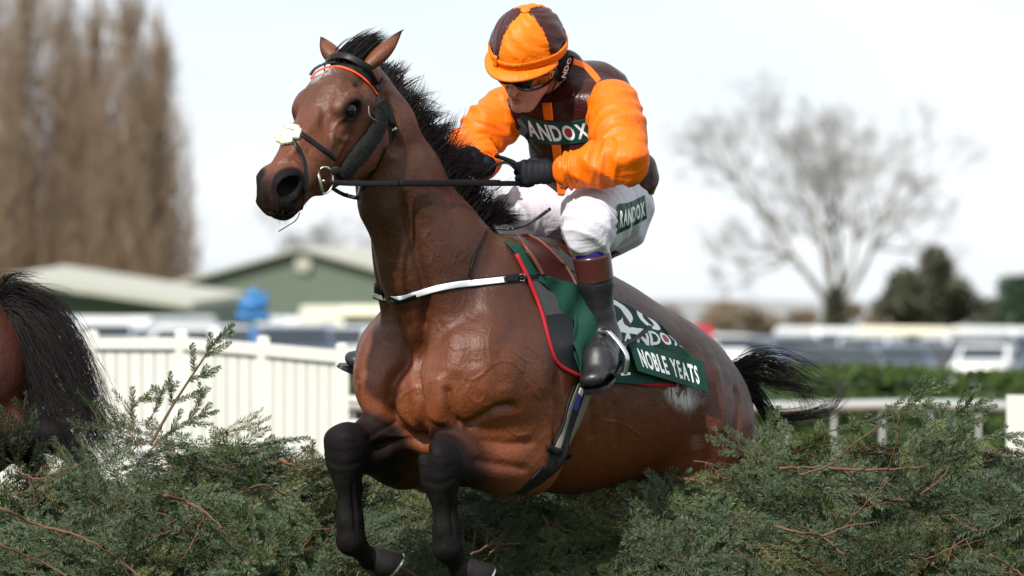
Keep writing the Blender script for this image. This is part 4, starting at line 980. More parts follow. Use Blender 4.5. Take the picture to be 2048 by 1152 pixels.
# ---------------------------------------------------------------- the spruce-dressed fence
M_needle = NT('spruce_needles')
_r = M_needle.n('ShaderNodeObjectInfo').outputs['Random']; _g = M_needle.n('ShaderNodeNewGeometry')
_c = M_needle.ramp(_r, [(0, (.008, .030, .010)), (.30, (.018, .044, .010)), (.50, (.044, .072, .034)), (.64, (.022, .056, .012)), (.80, (.050, .080, .012)), (.93, (.095, .105, .020)), (1, (.110, .078, .022))])
_v = M_needle.noise(9, 3)
_c = M_needle.mix(M_needle.math('MULTIPLY', _v, .5), _c, (.012, .028, .014))
_c = M_needle.mix(_g.outputs['Backfacing'], _c, M_needle.mix(.28, _c, (.10, .135, .08)))
M_needle = M_needle.set(col=_c, rough=.5, spec=.25)
M_stem = NT('spruce_stem'); _n1 = M_stem.noise(25, 3); M_stem = M_stem.set(col=M_stem.mix(_n1, (.135, .060, .028), (.060, .032, .018)), rough=.75, normal=M_stem.bump(M_stem.noise(90, 3), .4, .004))
def needle_twig(rg, path_, nl, pitch, V, F, MI, flat_n, r=.0016, full=.3):
    """needles in a comb on both sides of a stem"""
    pts = np.asarray(path_); v, f = tube(resample(pts, max(4, len(pts) // 2 + 2)), np.linspace(r * 1.4, r * .5, max(4, len(pts) // 2 + 2)), 4)
    b = len(V); V.extend(v); F.extend([tuple(i + b for i in q) for q in f if len(q) == 4]); MI.extend([1] * sum(len(q) == 4 for q in f))
    L = np.linalg.norm(np.diff(pts, axis=0), axis=1).sum(); n = int(L / pitch)
    P_ = resample(pts, n); T = np.gradient(P_, axis=0); T /= np.linalg.norm(T, axis=1)[:, None] + 1e-9
    for i in range(n):
        u = i / n; t = T[i]; N = nrm(flat_n - t * (flat_n @ t)); Sd = np.cross(t, N)
        for s_ in (-1, 1):
            an = rg.normal(0, .32) if rg.random() > full else rg.uniform(.6, 1.5)
            d = nrm(t * rg.uniform(.45, .75) + Sd * s_ * math.cos(an) + N * math.sin(abs(an)) * (1 if rg.random() > .15 else -.5))
            l = nl * rg.uniform(.75, 1.1) * min(1, .45 + 3 * (1 - u)) ; w = np.cross(d, N + rg.normal(0, .3, 3)); w = nrm(w) * .0018
            p = P_[i]; m = p + d * l * .5; e = p + d * l + t * l * .12
            b = len(V); V.extend([p - w * .5, m - w, e, m + w]); F.append((b, b + 1, b + 2, b + 3)); MI.append(0)
def make_spray(seed, L=.34, nside=10, droop=.15, pitch=.0042, nl=.0215):
    rg = np.random.default_rng(seed); V, F, MI = [], [], []; N = q3(0, 0, 1.)
    k = 12; u = np.linspace(0, 1, k); wob = rg.normal(0, .03, 2)
    main = np.c_[u * L, wob[0] * np.sin(u * 3) * L * 2, -droop * L * u ** 2 + wob[1] * L * np.sin(u * 4)]
    needle_twig(rg, main[2:], nl, pitch, V, F, MI, N, .0018)
    v, f = tube(main[:4], .0022, 5); b = len(V); V.extend(v); F.extend([tuple(i + b for i in q) for q in f if len(q) == 4]); MI.extend([1] * sum(len(q) == 4 for q in f))
    for j in range(nside):
        a = .12 + .78 * j / nside + rg.uniform(-.02, .02); s_ = 1 if j % 2 else -1
        p = np.array([np.interp(a, u, main[:, c]) for c in range(3)]); l = L * (.46 * (1 - a) + .13) * rg.uniform(.75, 1.15)
        g = R(rg.uniform(38, 62)) * s_; d = q3(math.cos(g), math.sin(g), rg.normal(-.04, .13)); uu = np.linspace(0, 1, 7)
        pa = p + np.outer(uu * l, d) + np.outer(uu ** 2 * l, q3(.15, 0, -droop * rg.uniform(.2, 1.6)))
        needle_twig(rg, pa, nl, pitch, V, F, MI, N, .0011)
        if l > .10:
            for q_ in (.45,):
                pp = pa[3]; g2 = g + R(40) * (-s_); d2 = q3(math.cos(g2), math.sin(g2), -.1); l2 = l * .42
                needle_twig(rg, pp + np.outer(np.linspace(0, l2, 5), d2), nl, pitch, V, F, MI, N, .0012)
    me = bpy.data.meshes.new('spruce_spray'); me.from_pydata([tuple(map(float, v)) for v in V], [], F); me.materials.append(M_needle); me.materials.append(M_stem)
    me.polygons.foreach_set('material_index', MI); me.update(); return me
sprays = [make_spray(100 + i, L=.23 + .05 * (i % 4), nside=8 + (i % 3) * 2, droop=(.05, .25, .45)[i % 3]) for i in range(9)]
fence = thing('spruce_fence', 'racecourse fence dressed with cut green spruce branches under the leaping horse', 'fence', (0, 1.0, 0))
def pxtab(tab):
    a = np.array(tab, float)
    return lambda px: np.interp(px, a[:, 0], a[:, 1]) + np.interp(px, [0, 180, 300, 600, 1300, 1420, 1500, 1600, 2048], [76, 80, 60, 36, 14, 36, 62, 74, 78])
top_px = pxtab([(-300, 900), (0, 912), (120, 905), (200, 880), (270, 850), (340, 832), (420, 850), (500, 893), (600, 915), (700, 925), (800, 935), (1000, 955), (1200, 940), (1330, 905), (1420, 878), (1500, 858), (1600, 842), (1700, 838), (1800, 828), (1880, 832), (1960, 838), (2060, 850), (2400, 850)])
def ztop_at(x, Y=.95): return float(P(0, top_px(CX + x * FPX / (Y + CAMD)), Y)[2])
# core of packed branches, near black: shade of the gaps put into its colour
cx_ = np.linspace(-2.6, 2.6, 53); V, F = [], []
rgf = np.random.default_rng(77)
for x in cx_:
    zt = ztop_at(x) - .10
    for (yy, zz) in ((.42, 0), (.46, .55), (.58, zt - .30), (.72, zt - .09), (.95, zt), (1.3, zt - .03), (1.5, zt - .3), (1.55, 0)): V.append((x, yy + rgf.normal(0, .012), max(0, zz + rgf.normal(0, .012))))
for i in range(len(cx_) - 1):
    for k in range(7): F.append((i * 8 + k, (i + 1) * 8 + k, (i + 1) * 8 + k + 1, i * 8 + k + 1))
link_mesh('brushwood_core', V, F, simple('shaded_brushwood', (.005, .007, .004), 1, .6, 8), fence)
def frame_from(d, n):
    d = nrm(d); n = nrm(n - d * (n @ d)); return Matrix([[d[0], np.cross(n, d)[0], n[0], 0], [d[1], np.cross(n, d)[1], n[1], 0], [d[2], np.cross(n, d)[2], n[2], 0], [0, 0, 0, 1]])
def face_pt(x, s, rg):
    """s 0..1 up the front, 1..1.6 over the top"""
    zt = ztop_at(x)
    if s <= 1:
        z = s * (zt - .02); y = .40 + .10 * (z / zt) ** 2 + .28 * max(0, (z / zt - .72) / .28) ** 2; n = nrm(q3(0, -1, .15 + 1.2 * max(0, z / zt - .7)))
    else:
        y = .68 + (s - 1) * 1.1; z = zt - .02 - .25 * (s - 1) ** 2; n = nrm(q3(0, -.25, 1))
    return q3(x, y, z), n
def in_horse(p, m=.03):
    t, v, z = toH(p); return hlo(np.array([[t, v, z]]))[0] < m
items = []
tries = 0
while len(items) < 1650 and tries < 12000:
    tries += 1
    x = rgf.uniform(-2.15, 2.15)
    s = rgf.uniform(.62, 1.0) if rgf.random() < .74 else (rgf.uniform(1, 1.7) if rgf.random() < .6 else rgf.uniform(.1, .62))
    p, n = face_pt(x, s, rgf); depth = rgf.random() ** 1.2 * .20; p = p - n * (depth - .07); p = p + q3(0, -.17 * math.exp(-((x - .62) / .34) ** 2), 0)
    if s < 1.0: a = R(rgf.choice([rgf.normal(-25, 30), rgf.normal(205, 30), rgf.normal(-80, 30)])) ; d = q3(math.cos(a), -.16 + rgf.normal(0, .14), math.sin(a))
    else: a = rgf.uniform(0, 6.283); d = q3(math.cos(a), math.sin(a) * .7, rgf.normal(.10, .12))
    d = nrm(d); nn = nrm(n + rgf.normal(0, .5, 3)); sc = rgf.uniform(.75, 1.25) * (1 if s > .5 else 1.3)
    ok = True
    for q_ in (0, .12, .22, .32):
        if in_horse(p + d * q_ * sc, .035): ok = False; break
    if not ok: continue
    items.append((p, d, nn, sc, depth, s))
near_ = sorted(range(len(items)), key=lambda i: items[i][4] + (10 if items[i][5] < .6 or items[i][5] > 1.1 or abs(items[i][0][0]) > 1.7 else 0))[:290]
ns = set(near_)
for i in near_:
    p, d, n, sc, _, _ = items[i]
    o = bpy.data.objects.new('spruce_branch', sprays[i % len(sprays)]); COL.objects.link(o); o.parent = fence; o.matrix_parent_inverse = fence.matrix_world.inverted()
    o.matrix_world = Matrix.Translation(tuple(p)) @ frame_from(d, n) @ Matrix.Scale(sc, 4)
# the rest in one object: geometry nodes set the same sprays on points
lib = bpy.data.collections.new('spray_library')
for k, me in enumerate(sprays):
    o = bpy.data.objects.new('spray_%d' % k, me); lib.objects.link(o)
rest = [items[i] for i in range(len(items)) if i not in ns]
pm = bpy.data.meshes.new('spruce_foliage'); pm.from_pydata([tuple(map(float, r[0])) for r in rest], [], []); 
ro = np.array([frame_from(r[1], r[2]).to_euler() for r in rest], np.float32); at = pm.attributes.new('rot', 'FLOAT_VECTOR', 'POINT'); at.data.foreach_set('vector', ro.ravel())
at = pm.attributes.new('scl', 'FLOAT', 'POINT'); at.data.foreach_set('value', np.array([r[3] for r in rest], np.float32))
pm.materials.append(M_needle); pm.materials.append(M_stem)
fo = bpy.data.objects.new('spruce_foliage', pm); COL.objects.link(fo); fo.parent = fence; fo.matrix_parent_inverse = fence.matrix_world.inverted(); fo['kind'] = 'stuff'
ng = bpy.data.node_groups.new('place_sprays', 'GeometryNodeTree'); ng.interface.new_socket('Geometry', in_out='INPUT', socket_type='NodeSocketGeometry'); ng.interface.new_socket('Geometry', in_out='OUTPUT', socket_type='NodeSocketGeometry')
gi, go = ng.nodes.new('NodeGroupInput'), ng.nodes.new('NodeGroupOutput'); ip = ng.nodes.new('GeometryNodeInstanceOnPoints'); ci = ng.nodes.new('GeometryNodeCollectionInfo')
ci.inputs['Collection'].default_value = lib; ci.inputs['Separate Children'].default_value = True; ci.inputs['Reset Children'].default_value = True
ip.inputs['Pick Instance'].default_value = True
ar = ng.nodes.new('GeometryNodeInputNamedAttribute'); ar.data_type = 'FLOAT_VECTOR'; ar.inputs[0].default_value = 'rot'; e2r = ng.nodes.new('FunctionNodeEulerToRotation')
as_ = ng.nodes.new('GeometryNodeInputNamedAttribute'); as_.data_type = 'FLOAT'; as_.inputs[0].default_value = 'scl'
ri = ng.nodes.new('FunctionNodeRandomValue'); ri.data_type = 'INT'; ri.inputs[4].default_value = 0; ri.inputs[5].default_value = len(sprays) - 1
L_ = ng.links.new; L_(gi.outputs[0], ip.inputs['Points']); L_(ci.outputs[0], ip.inputs['Instance']); L_(ar.outputs[0], e2r.inputs[0]); L_(e2r.outputs[0], ip.inputs['Rotation']); L_(as_.outputs[0], ip.inputs['Scale'])
L_(ri.outputs[2], ip.inputs['Instance Index']); L_(ip.outputs[0], go.inputs[0])
md = fo.modifiers.new('place', 'NODES'); md.node_group = ng
# long leaders sticking up out of the fence, with their own side twigs
def leader(pts, r, sides, seed, bare=.0, nl=.017, label=None):
    rg = np.random.default_rng(seed); cp = catmull(pts, 8); V, F, MI = [], [], []; N = q3(0, -1, .25)
    k0 = int(len(cp) * bare)
    v, f = tube(cp, np.linspace(r, r * .35, len(cp)), 6); V.extend(v); F.extend(f[:-2]); MI.extend([1] * (len(f) - 2))
    if k0 < len(cp) - 3: needle_twig(rg, cp[k0:], nl, .0026, V, F, MI, N, .001, .55)
    for (u, ang, l) in sides:
        i = min(int(u * (len(cp) - 1)), len(cp) - 2); t = nrm(cp[i + 1] - cp[i]); sd = nrm(np.cross(N, t)); d = t * math.cos(R(ang)) + sd * math.sin(R(ang)) + q3(0, rg.normal(-.15, .2), 0)
        uu = np.linspace(0, 1, 8); pa = cp[i] + np.outer(uu * l, nrm(d)) + np.outer(uu ** 2 * l * .18, t)
        needle_twig(rg, pa, nl, .0027, V, F, MI, N, .0016, .5)
        if l > .09:
            for s_ in (-1, 1):
                d3 = nrm(nrm(d) * .7 + s_ * sd * .5 + t * .3); needle_twig(rg, pa[3] + np.outer(np.linspace(0, l * .4, 5), d3), nl, .0028, V, F, MI, N, .0012, .5)
    me = bpy.data.meshes.new('spruce_branch'); me.from_pydata([tuple(map(float, v)) for v in V], [], F); me.materials.append(M_needle); me.materials.append(M_stem); me.polygons.foreach_set('material_index', MI); me.update()
    o = bpy.data.objects.new('spruce_branch', me); COL.objects.link(o); o.parent = fence; o.matrix_parent_inverse = fence.matrix_world.inverted()
    if label: o['label'] = label
P3 = lambda l, Y: [P(a, b, Y + .03 * i) for i, (a, b) in enumerate(l)]
leader(P3([(300, 890), (345, 812), (395, 735), (430, 685), (467, 648)], .75), .0055, [(.25, 40, .10), (.3, -45, .09), (.42, -40, .10), (.47, 42, .08), (.62, -32, .085), (.66, 30, .05), (.75, -25, .06)], 1, .62, label='tallest spruce leader standing up out of the fence on the left')
leader(P3([(300, 900), (350, 860), (400, 835), (437, 822)], .7), .003, [(.3, 35, .07), (.5, -35, .07), (.7, 30, .05)], 2, .1)
leader(P3([(290, 850), (316, 812), (322, 785), (304, 772)], .8), .002, [(.4, 30, .04), (.6, -30, .04)], 3, .2)
leader(P3([(270, 870), (265, 820), (285, 798), (300, 800)], .8), .002, [(.4, 30, .06), (.6, -30, .05), (.75, 35, .05)], 33, .1)
leader(P3([(370, 850), (395, 815), (402, 790), (398, 765)], .8), .002, [(.4, 30, .04), (.6, -30, .04)], 34, .1)
leader(P3([(500, 905), (560, 885), (620, 876)], .65), .003, [(.2, 30, .05), (.3, -30, .05)], 4, .2)
leader(P3([(630, 920), (618, 895)], .7), .002, [(.4, 30, .04), (.5, -30, .04)], 5, .0)
leader(P3([(1700, 850), (1780, 830), (1830, 805), (1870, 758)], .75), .004, [(.3, 30, .08), (.42, -35, .09), (.55, 32, .10), (.62, -35, .10), (.7, 32, .09), (.76, -30, .09), (.84, 30, .05), (.88, -32, .05)], 6, .45, label='dark bushy spruce top standing up on the right of the fence')
leader(P3([(1660, 862), (1740, 845), (1790, 826)], .7), .003, [(.3, 30, .07), (.5, -30, .07), (.7, 28, .05)], 7, .1)
leader(P3([(1850, 880), (1900, 842), (1935, 808), (1960, 768)], .7), .0035, [(.2, 35, .10), (.3, -38, .12), (.42, 30, .09), (.5, -38, .11), (.62, -32, .09), (.7, 25, .04)], 8, .1, label='yellow-tipped spruce top near the right end of the fence')
leader(P3([(1960, 880), (2010, 872), (2060, 868)], .6), .003, [(.3, 35, .06), (.5, -35, .06)], 9, .1)
leader(P3([(1560, 880), (1540, 850), (1545, 820)], .8), .003, [(.3, 35, .06), (.5, -35, .06), (.7, 30, .04)], 10, .1)
leader(P3([(1480, 880), (1470, 862), (1500, 848)], .8), .003, [(.3, 35, .06), (.5, -35, .06)], 11, .1)
# bare reddish boughs lying over the spruce
def bough(pts, r, Y=.42, twigs=2, seed=1):
    rg = np.random.default_rng(seed); cp = catmull([P(a, b, Y - .03 + .04 * math.sin(i * 2.1 + seed)) for i, (a, b) in enumerate(pts)], 7)
    cp = cp + rg.normal(0, .0015, cp.shape); mb = MB().add(tube(cp, np.linspace(r, r * .55, len(cp)) * (1 + .12 * rg.normal(size=len(cp)).clip(-1, 1)), 8))
    for k in range(twigs):
        i = rg.integers(2, len(cp) - 2); t = nrm(cp[i + 1] - cp[i]); d = nrm(t + rg.normal(0, .6, 3) * q3(1, .3, 1)); l = rg.uniform(.05, .12)
        mb.add(tube(cp[i] + np.outer(np.linspace(0, l, 5), d) + rg.normal(0, .003, (5, 3)), np.linspace(r * .45, .001, 5), 6))
    mb.link('bare_bough', M_stem, fence)
for i, (pts, r, Y) in enumerate([
    ([(-20, 1015), (15, 1022), (70, 1048), (140, 1066), (200, 1094), (250, 1130), (300, 1170)], .0056, .33), ([(-10, 1088), (50, 1110), (100, 1132), (150, 1165)], .0045, .33),
    ([(330, 990), (372, 1004), (412, 1026), (445, 1058)], .0065, .34), ([(412, 1026), (395, 1060), (380, 1100)], .003, .34), ([(560, 920), (595, 932)], .009, .40),
    ([(40, 945), (80, 958), (130, 940), (200, 915)], .003, .5), ([(500, 975), (530, 970), (570, 992)], .003, .36), ([(800, 1135), (850, 1160)], .006, .30), ([(940, 1110), (985, 1085), (1010, 1062)], .004, .30),
    ([(980, 1108), (1000, 1090), (1040, 1088)], .004, .30), ([(1000, 993), (1040, 1002)], .007, .35), ([(1085, 1030), (1105, 1062)], .003, .3),
    ([(1545, 1050), (1600, 1066), (1642, 1072), (1690, 1112)], .0060, .33), ([(1642, 1072), (1700, 1052), (1755, 1045)], .0045, .33), ([(1270, 1070), (1305, 1090), (1315, 1150)], .005, .33),
    ([(1560, 937), (1640, 935), (1740, 940), (1850, 934)], .0058, .50), ([(1600, 950), (1660, 930), (1710, 885), (1760, 852)], .0038, .44), ([(1775, 945), (1795, 880), (1790, 860)], .003, .42), ([(1740, 1004), (1790, 1000), (1860, 1006), (1920, 1012), (2050, 1016)], .0085, .60),
    ([(1840, 990), (1880, 960), (1900, 930)], .003, .38), ([(1820, 1110), (1860, 1115), (1940, 1075)], .0035, .32), ([(1980, 1110), (2030, 1140), (2060, 1160)], .005, .32), ([(1900, 1030), (1950, 1060), (1990, 1055)], .003, .34), ([(1350, 958), (1390, 960)], .008, .45),
    ([(1550, 1130), (1555, 1170)], .009, .35), ([(1710, 1030), (1740, 1000), (1780, 960)], .003, .36)]): bough(pts, r, Y, 2, 60 + i)
# ---------------------------------------------------------------- the second horse, leaving the picture on the left
sec = thing('racehorse', 'dark bay racehorse at the left edge, only its rump and flying black tail in view', 'horse', P(-300, 1100, 1.3))
g2 = Field((-3.9, .75, .55), (-1.2, 1.75, 2.45), .010)
def PW(px, py, Y): return P(px, py, Y)
Yb = 1.25
g2.ball(PW(-140, 760, Yb), (.40, .28, .33), k=.08); g2.seg(PW(-140, 745, Yb), PW(-620, 700, Yb + .05), .30, .34, k=.12); g2.seg(PW(-620, 690, Yb + .05), PW(-900, 640, Yb), .33, .26, k=.12)
for s in (-1, 1):
    y = Yb + .14 * s
    g2.seg(PW(-90, 790, y), PW(-60 + 40 * s, 880, y), .20, .13, k=.08); g2.seg(PW(-70 + 30 * s, 850, y), PW(72 - 55 * s, 872, y), .115, .055, k=.05); g2.seg(PW(72 - 55 * s, 872, y), PW(140 - 50 * s, 925, y), .050, .034, k=.03)
    g2.ball(PW(140 - 50 * s, 928, y), .045, k=.02); g2.seg(PW(140 - 50 * s, 930, y), PW(160 - 60 * s, 985, y), .034, .032, k=.02)
    g2.seg(PW(-860, 780, y), PW(-900, 960, y), .12, .07, k=.06); g2.seg(PW(-900, 960, y), PW(-960, 1120, y), .055, .035, k=.03)
g2.path([PW(-850, 640, Yb), PW(-1010, 520, Yb), PW(-1120, 420, Yb)], [.24, .16, .12], k=.08)
g2.seg(PW(-30, 640, Yb), PW(4, 612, Yb), .07, .035, k=.06)
v_, f_ = g2.mesh(smooth=2); v_ = v_ - q3(.035, 0, 0); M_coat2 = coat('dark_bay_coat', (.085, .022, .010), (.018, .008, .006))
b2 = link_mesh('body', v_, f_, M_coat2, sec); xx = CX + v_[:, 0] * FPX / (v_[:, 1] + CAMD); yy = HY - (v_[:, 2] - CAMZ) * FPX / (v_[:, 1] + CAMD)
vattr(b2, 'dark', np.clip(sst(820, 880, yy) + sst(20, 70, xx), 0, 1)); vattr(b2, 'top', 0 * xx + .2); vattr(b2, 'vein', 0 * xx + .1); vattr(b2, 'sweat', 0 * xx)
tb2 = P(-6, 612, Yb - .03)
def TP(l, dy=0): return [P(a, b, Yb - .05 - .03 * i + dy) for i, (a, b) in enumerate(l)]
tail('tail', tb2, [
    (520, TP([(40, 615), (95, 670), (140, 750), (180, 830), (212, 905)]), .034),
    (620, TP([(30, 640), (70, 720), (110, 800), (160, 860), (205, 920)]), .042),
    (230, TP([(45, 600), (100, 622), (150, 690), (185, 790), (216, 890)]), .022),
    (120, TP([(30, 585), (70, 592), (115, 610), (150, 660), (178, 740)]), .016),
    (90, TP([(20, 572), (60, 575), (100, 590), (130, 602)]), .012),
    (60, TP([(10, 560), (40, 552), (75, 556)], .02), .010),
    (240, TP([(20, 660), (50, 760), (90, 850), (130, 930)]), .04),
    (70, TP([(60, 610), (120, 650), (170, 720), (205, 800), (214, 860)]), .03)], sec, 23, .0012, .02)
# ---------------------------------------------------------------- the rider
def SH(px, py, v): return W2H(S(px, py, v))
def PH(px, py, Y): return W2H(P(px, py, Y))
def vnormals(vs, fc):
    n = np.zeros_like(vs); a = vs[fc[:, 2]] - vs[fc[:, 0]]; b = vs[fc[:, 3]] - vs[fc[:, 1]]; c = np.cross(a, b)
    for i in range(4): np.add.at(n, fc[:, i], c)
    return n / (np.linalg.norm(n, axis=1)[:, None] + 1e-12)
def ridge(x, k, warp=0.0, seed=0.0):
    """soft cloth folds: sharp crests, wide hollows"""
    s_ = np.sin(x * k + warp + seed); return 1 - np.sqrt(s_ * s_ + .035)
def snoise(p, k, seed=0):
    rg = np.random.default_rng(seed); o = 0
    for i in range(5):
        d = rg.normal(size=3); d /= np.linalg.norm(d); o = o + np.sin(p @ d * k * rg.uniform(.6, 1.6) + rg.uniform(0, 6.28))
    return o / 5
def cloth(name, field, mat, parent, folds, smooth=1, keep=None):
    vs, fc = field.mesh(smooth=smooth)
    n = -vnormals(vs, fc)
    vs = vs + n * folds(vs)[:, None] * -1
    if keep is not None:
        m = keep(vs[fc].mean(1)); fc = fc[m]; used = np.unique(fc); mp = np.full(len(vs), -1); mp[used] = np.arange(len(used)); vs = vs[used]; fc = mp[fc]
    return link_mesh(name, WW(vs), fc[:, ::-1], mat, parent)
rider = thing('person', 'jockey in orange and brown silks crouched over the horse, head bowed, holding the reins', 'person', H(.8, 0, 2.05))
# joints
SHL, SHR = SH(1224, 214, .19), SH(1014, 222, -.185)
ELL = PH(1250, 322, .15); WRL = PH(1128, 343, .20); ELR = PH(940, 292, .50); WRR = PH(968, 326, .36)
HIL, HIR = SH(1212, 412, .12), SH(1150, 408, -.11)
KNL, KNR = PH(1174, 458, .16), PH(1020, 442, .50)
ANL = PH(1210, 672, .22); ANR = q3(.30, -.335, 1.76)
NKB = SH(1138, 172, 0)
def satin(name, c, rough=.30, m_spec=.38):
    m = NT(name); a = m.noise(7, 4, .6, 1.2); b = m.noise(26, 4, .6, .8, stretch=(1, 1, .5)); w = m.noise(900, 2)
    cc = m.mix(m.noise(3, 3), c, tuple(x * .82 for x in c))
    nb = m.bump(a, .35, .03); nb = m.bump(b, .28, .010, nb); nb = m.bump(w, .05, .0006, nb)
    return m.set(col=cc, rough=rough, normal=nb, spec=m_spec)
M_or = satin('orange_satin', (.84, .150, .002), .48, .26); M_br = satin('brown_satin', (.036, .007, .006), .34, .24); M_wh = satin('white_breeches', (.64, .625, .70), .55, .2)
M_skin = NT('skin'); _a = M_skin.noise(14, 4); M_skin = M_skin.set(col=M_skin.mix(_a, (.30, .135, .095), (.48, .25, .18)), rough=.45, sub=.08, spec=.35, normal=M_skin.bump(M_skin.noise(260, 3), .12, .0015))
M_blk = simple('black_leather', (.008, .008, .009), .34, .3, 40, .25, 300, spec=.25); M_mat = simple('black_webbing', (.009, .009, .010), .6, .3, 60, .3, 500, spec=.15)
# ---- head frame of the rider
RF = nrm(q3(-.46, -.74, -.52)); RS = nrm(np.cross(q3(0, 0, 1), RF)) * 1.0
RS = RS if RS[0] > 0 else -RS; RU = nrm(np.cross(RF, RS)); RU = RU if RU[2] > 0 else -RU
_roll = R(13); RU, RS = nrm(RU * math.cos(_roll) + RS * math.sin(_roll)), nrm(RS * math.cos(_roll) - RU * math.sin(_roll))
RC = P(1058, 108, .36); HSZ = 1.10                                    # middle of the skull
def rh(x, y, z): return RC + (RF * x + RS * y + RU * z) * HSZ     # forward, left, up
def toHv(d): return np.array([-(d[:2] @ FW), d[:2] @ LF, d[2]])
RAX = np.array([toHv(RF), toHv(RS), toHv(RU)])
def rq(x, y, z): return W2H(rh(x, y, z))
rf = Field((-.05, -.44, 1.62), (1.16, .46, 2.86), .004)
B = lambda x, y, z, r, k=.015, op='add': rf.ball(rq(x, y, z), np.array(r) * HSZ, RAX, k, op)
B(0, 0, .0, (.098, .078, .105)); B(.03, 0, -.06, (.07, .062, .075), .02)
B(.055, 0, -.125, (.038, .036, .030), .025); rf.seg(rq(.03, .045, -.085), rq(.062, .018, -.135), .022, .018, k=.02); rf.seg(rq(.03, -.045, -.085), rq(.062, -.018, -.135), .022, .018, k=.02)
B(.085, 0, -.050, (.018, .040, .055), .02)
for s in (-1, 1):
    B(.068, s * .040, -.045, (.022, .024, .018), .015); B(.096, s * .011, -.066, (.009, .008, .007), .006)
    B(.0, s * .078, -.035, (.022, .010, .032), .008); B(.104, s * .007, -.0745, (.004, .0035, .004), .003, 'sub')
rf.seg(rq(.098, 0, -.018), rq(.118, 0, -.066), (.009, .010), (.012, .012), k=.012); B(.119, 0, -.067, (.012, .012, .010), .008)
B(.098, 0, -.090, (.010, .022, .007), .008); B(.094, 0, -.104, (.011, .019, .008), .008); B(.106, 0, -.097, (.012, .017, .0022), .004, 'sub')
B(.092, 0, -.128, (.018, .020, .016), .015)
rf.seg(rq(-.03, 0, -.07), NKB, .058, .062, k=.03)
# trunk and limbs under the clothes, one surface with the head
def trunk(F_, g=0.0, legs=True):
    a, b, c = SH(1138, 218, 0), SH(1165, 300, 0), SH(1180, 362, 0)
    F_.path([a, b, c], [(.165 + g, .118 + g), (.160 + g, .140 + g), (.160 + g, .155 + g)], (0, 1, 0), k=.05)
    F_.ball(SH(1178, 195, 0.02), (.115 + g, .15 + g, .115 + g), k=.06)
    F_.seg(SHL, SHR, .07 + g, .07 + g, k=.05); F_.ball(SH(1205, 380, 0), (.15 + g, .165 + g, .10 + g), k=.06)
trunk(rf, -.015)
rf.path([SHL, ELL, WRL, PH(1100, 343, .22)], [.055, .040, .022, .016], k=.02); rf.path([SHR, ELR, WRR, PH(966, 324, .34)], [.050, .036, .020, .014], k=.02)
rf.path([HIL, KNL, ANL], [.080, .045, .028], k=.02); rf.path([HIR, KNR, ANR], [.080, .045, .028], k=.02)
rf.seg(ANL, ANL + q3(-.08, .06, -.06), .022, .014, k=.01); rf.seg(ANR, ANR + q3(-.12, -.02, -.05), .022, .014, k=.01)
v_, f_ = rf.mesh(smooth=1); link_mesh('body', WW(v_), f_[:, ::-1], M_skin, rider)
lips = MB()
M_lip = simple('lips', (.36, .09, .075), .4)
for (z, r, w) in ((-.0905, .0035, .019), (-.1025, .0045, .016)):
    pts = [rh(.1075 - .012 * (y / .02) ** 2 + (0 if z > -.1 else -.0035), y, z + .0) for y in np.linspace(-w, w, 9)]; lips.add(tube(pts, r * np.array([.3, .7, .95, 1, .9, 1, .95, .7, .3]), 8))
lips.link('lips', M_lip, rider)
# ---- jersey
def fold_body(p):
    w = snoise(p, 9, 3) * 2.2; d = p[:, 2] * 26 + p[:, 1] * 14
    return .0045 * ridge(d, 1, w) + .0035 * ridge(p[:, 2] * 44 - p[:, 0] * 30, 1, snoise(p, 13, 4) * 2) - .002 + .004 * snoise(p, 22, 5)
jf = Field((.20, -.36, 2.18), (1.16, .40, 2.72), .004)
trunk(jf, .004); jf.seg(NKB + q3(.01, 0, -.02), NKB + q3(-.03, 0, .055), .078, .066, k=.03)
jf.ball(SH(1262, 345, .08), (.07, .10, .08), k=.05); jf.ball(SH(1230, 320, .10), (.10, .08, .10), k=.05)
_pl = SH(1130, 388, .0)[2]
jersey = cloth('jersey', jf, M_br, rider, fold_body, keep=lambda c: (c[:, 2] > _pl + .010 * np.sin(c[:, 1] * 30) + .05 * np.clip(c[:, 0] - .75, 0, 1)))
def arm_field(S_, E_, W_, lo, hi, g=1.0, cuff=None):
    F_ = Field(lo, hi, .0035); d = nrm(E_ - S_)
    F_.path([S_ + q3(.0, 0, .0), S_ + (E_ - S_) * .45, E_], [.092 * g, .085 * g, .066 * g], k=.03)
    F_.path([E_, E_ + (W_ - E_) * .5, E_ + (W_ - E_) * .86, W_], [.066 * g, .064 * g, .050 * g, .036], k=.03)
    return F_
def fold_arm(S_, E_, W_):
    def f(p):
        d1, t1 = seg_dist(p, S_, E_); d2, t2 = seg_dist(p, E_, W_)
        L1, L2 = np.linalg.norm(E_ - S_), np.linalg.norm(W_ - E_); s_ = np.where(d1 < d2, t1 * L1, L1 + t2 * L2)
        side = p @ nrm(np.cross(E_ - S_, W_ - E_))
        near_e = np.exp(-((s_ - L1) / .10) ** 2); cuff = sst(L1 + L2 * .72, L1 + L2 * .95, s_)
        h = .0105 * near_e * ridge(s_ * 62 + side * 26, 1, snoise(p, 16, 8) * 1.6) + .0058 * ridge(s_ * 30 - side * 30, 1, snoise(p, 12, 9) * 2.4) + .0035 * ridge(s_ * 60 + side * 44, 1, snoise(p, 20, 11) * 2)
        return 1.35 * h + .0055 * cuff * np.cos(s_ * 330) - .004 + .005 * snoise(p, 14, 12)
    return f
arml = arm_field(SHL, ELL, WRL, np.minimum.reduce([SHL, ELL, WRL]) - .13, np.maximum.reduce([SHL, ELL, WRL]) + .13)
slL = cloth('sleeve', arml, M_or, rider, fold_arm(SHL, ELL, WRL))
WRR2 = WRR + nrm(WRR - ELR) * .025
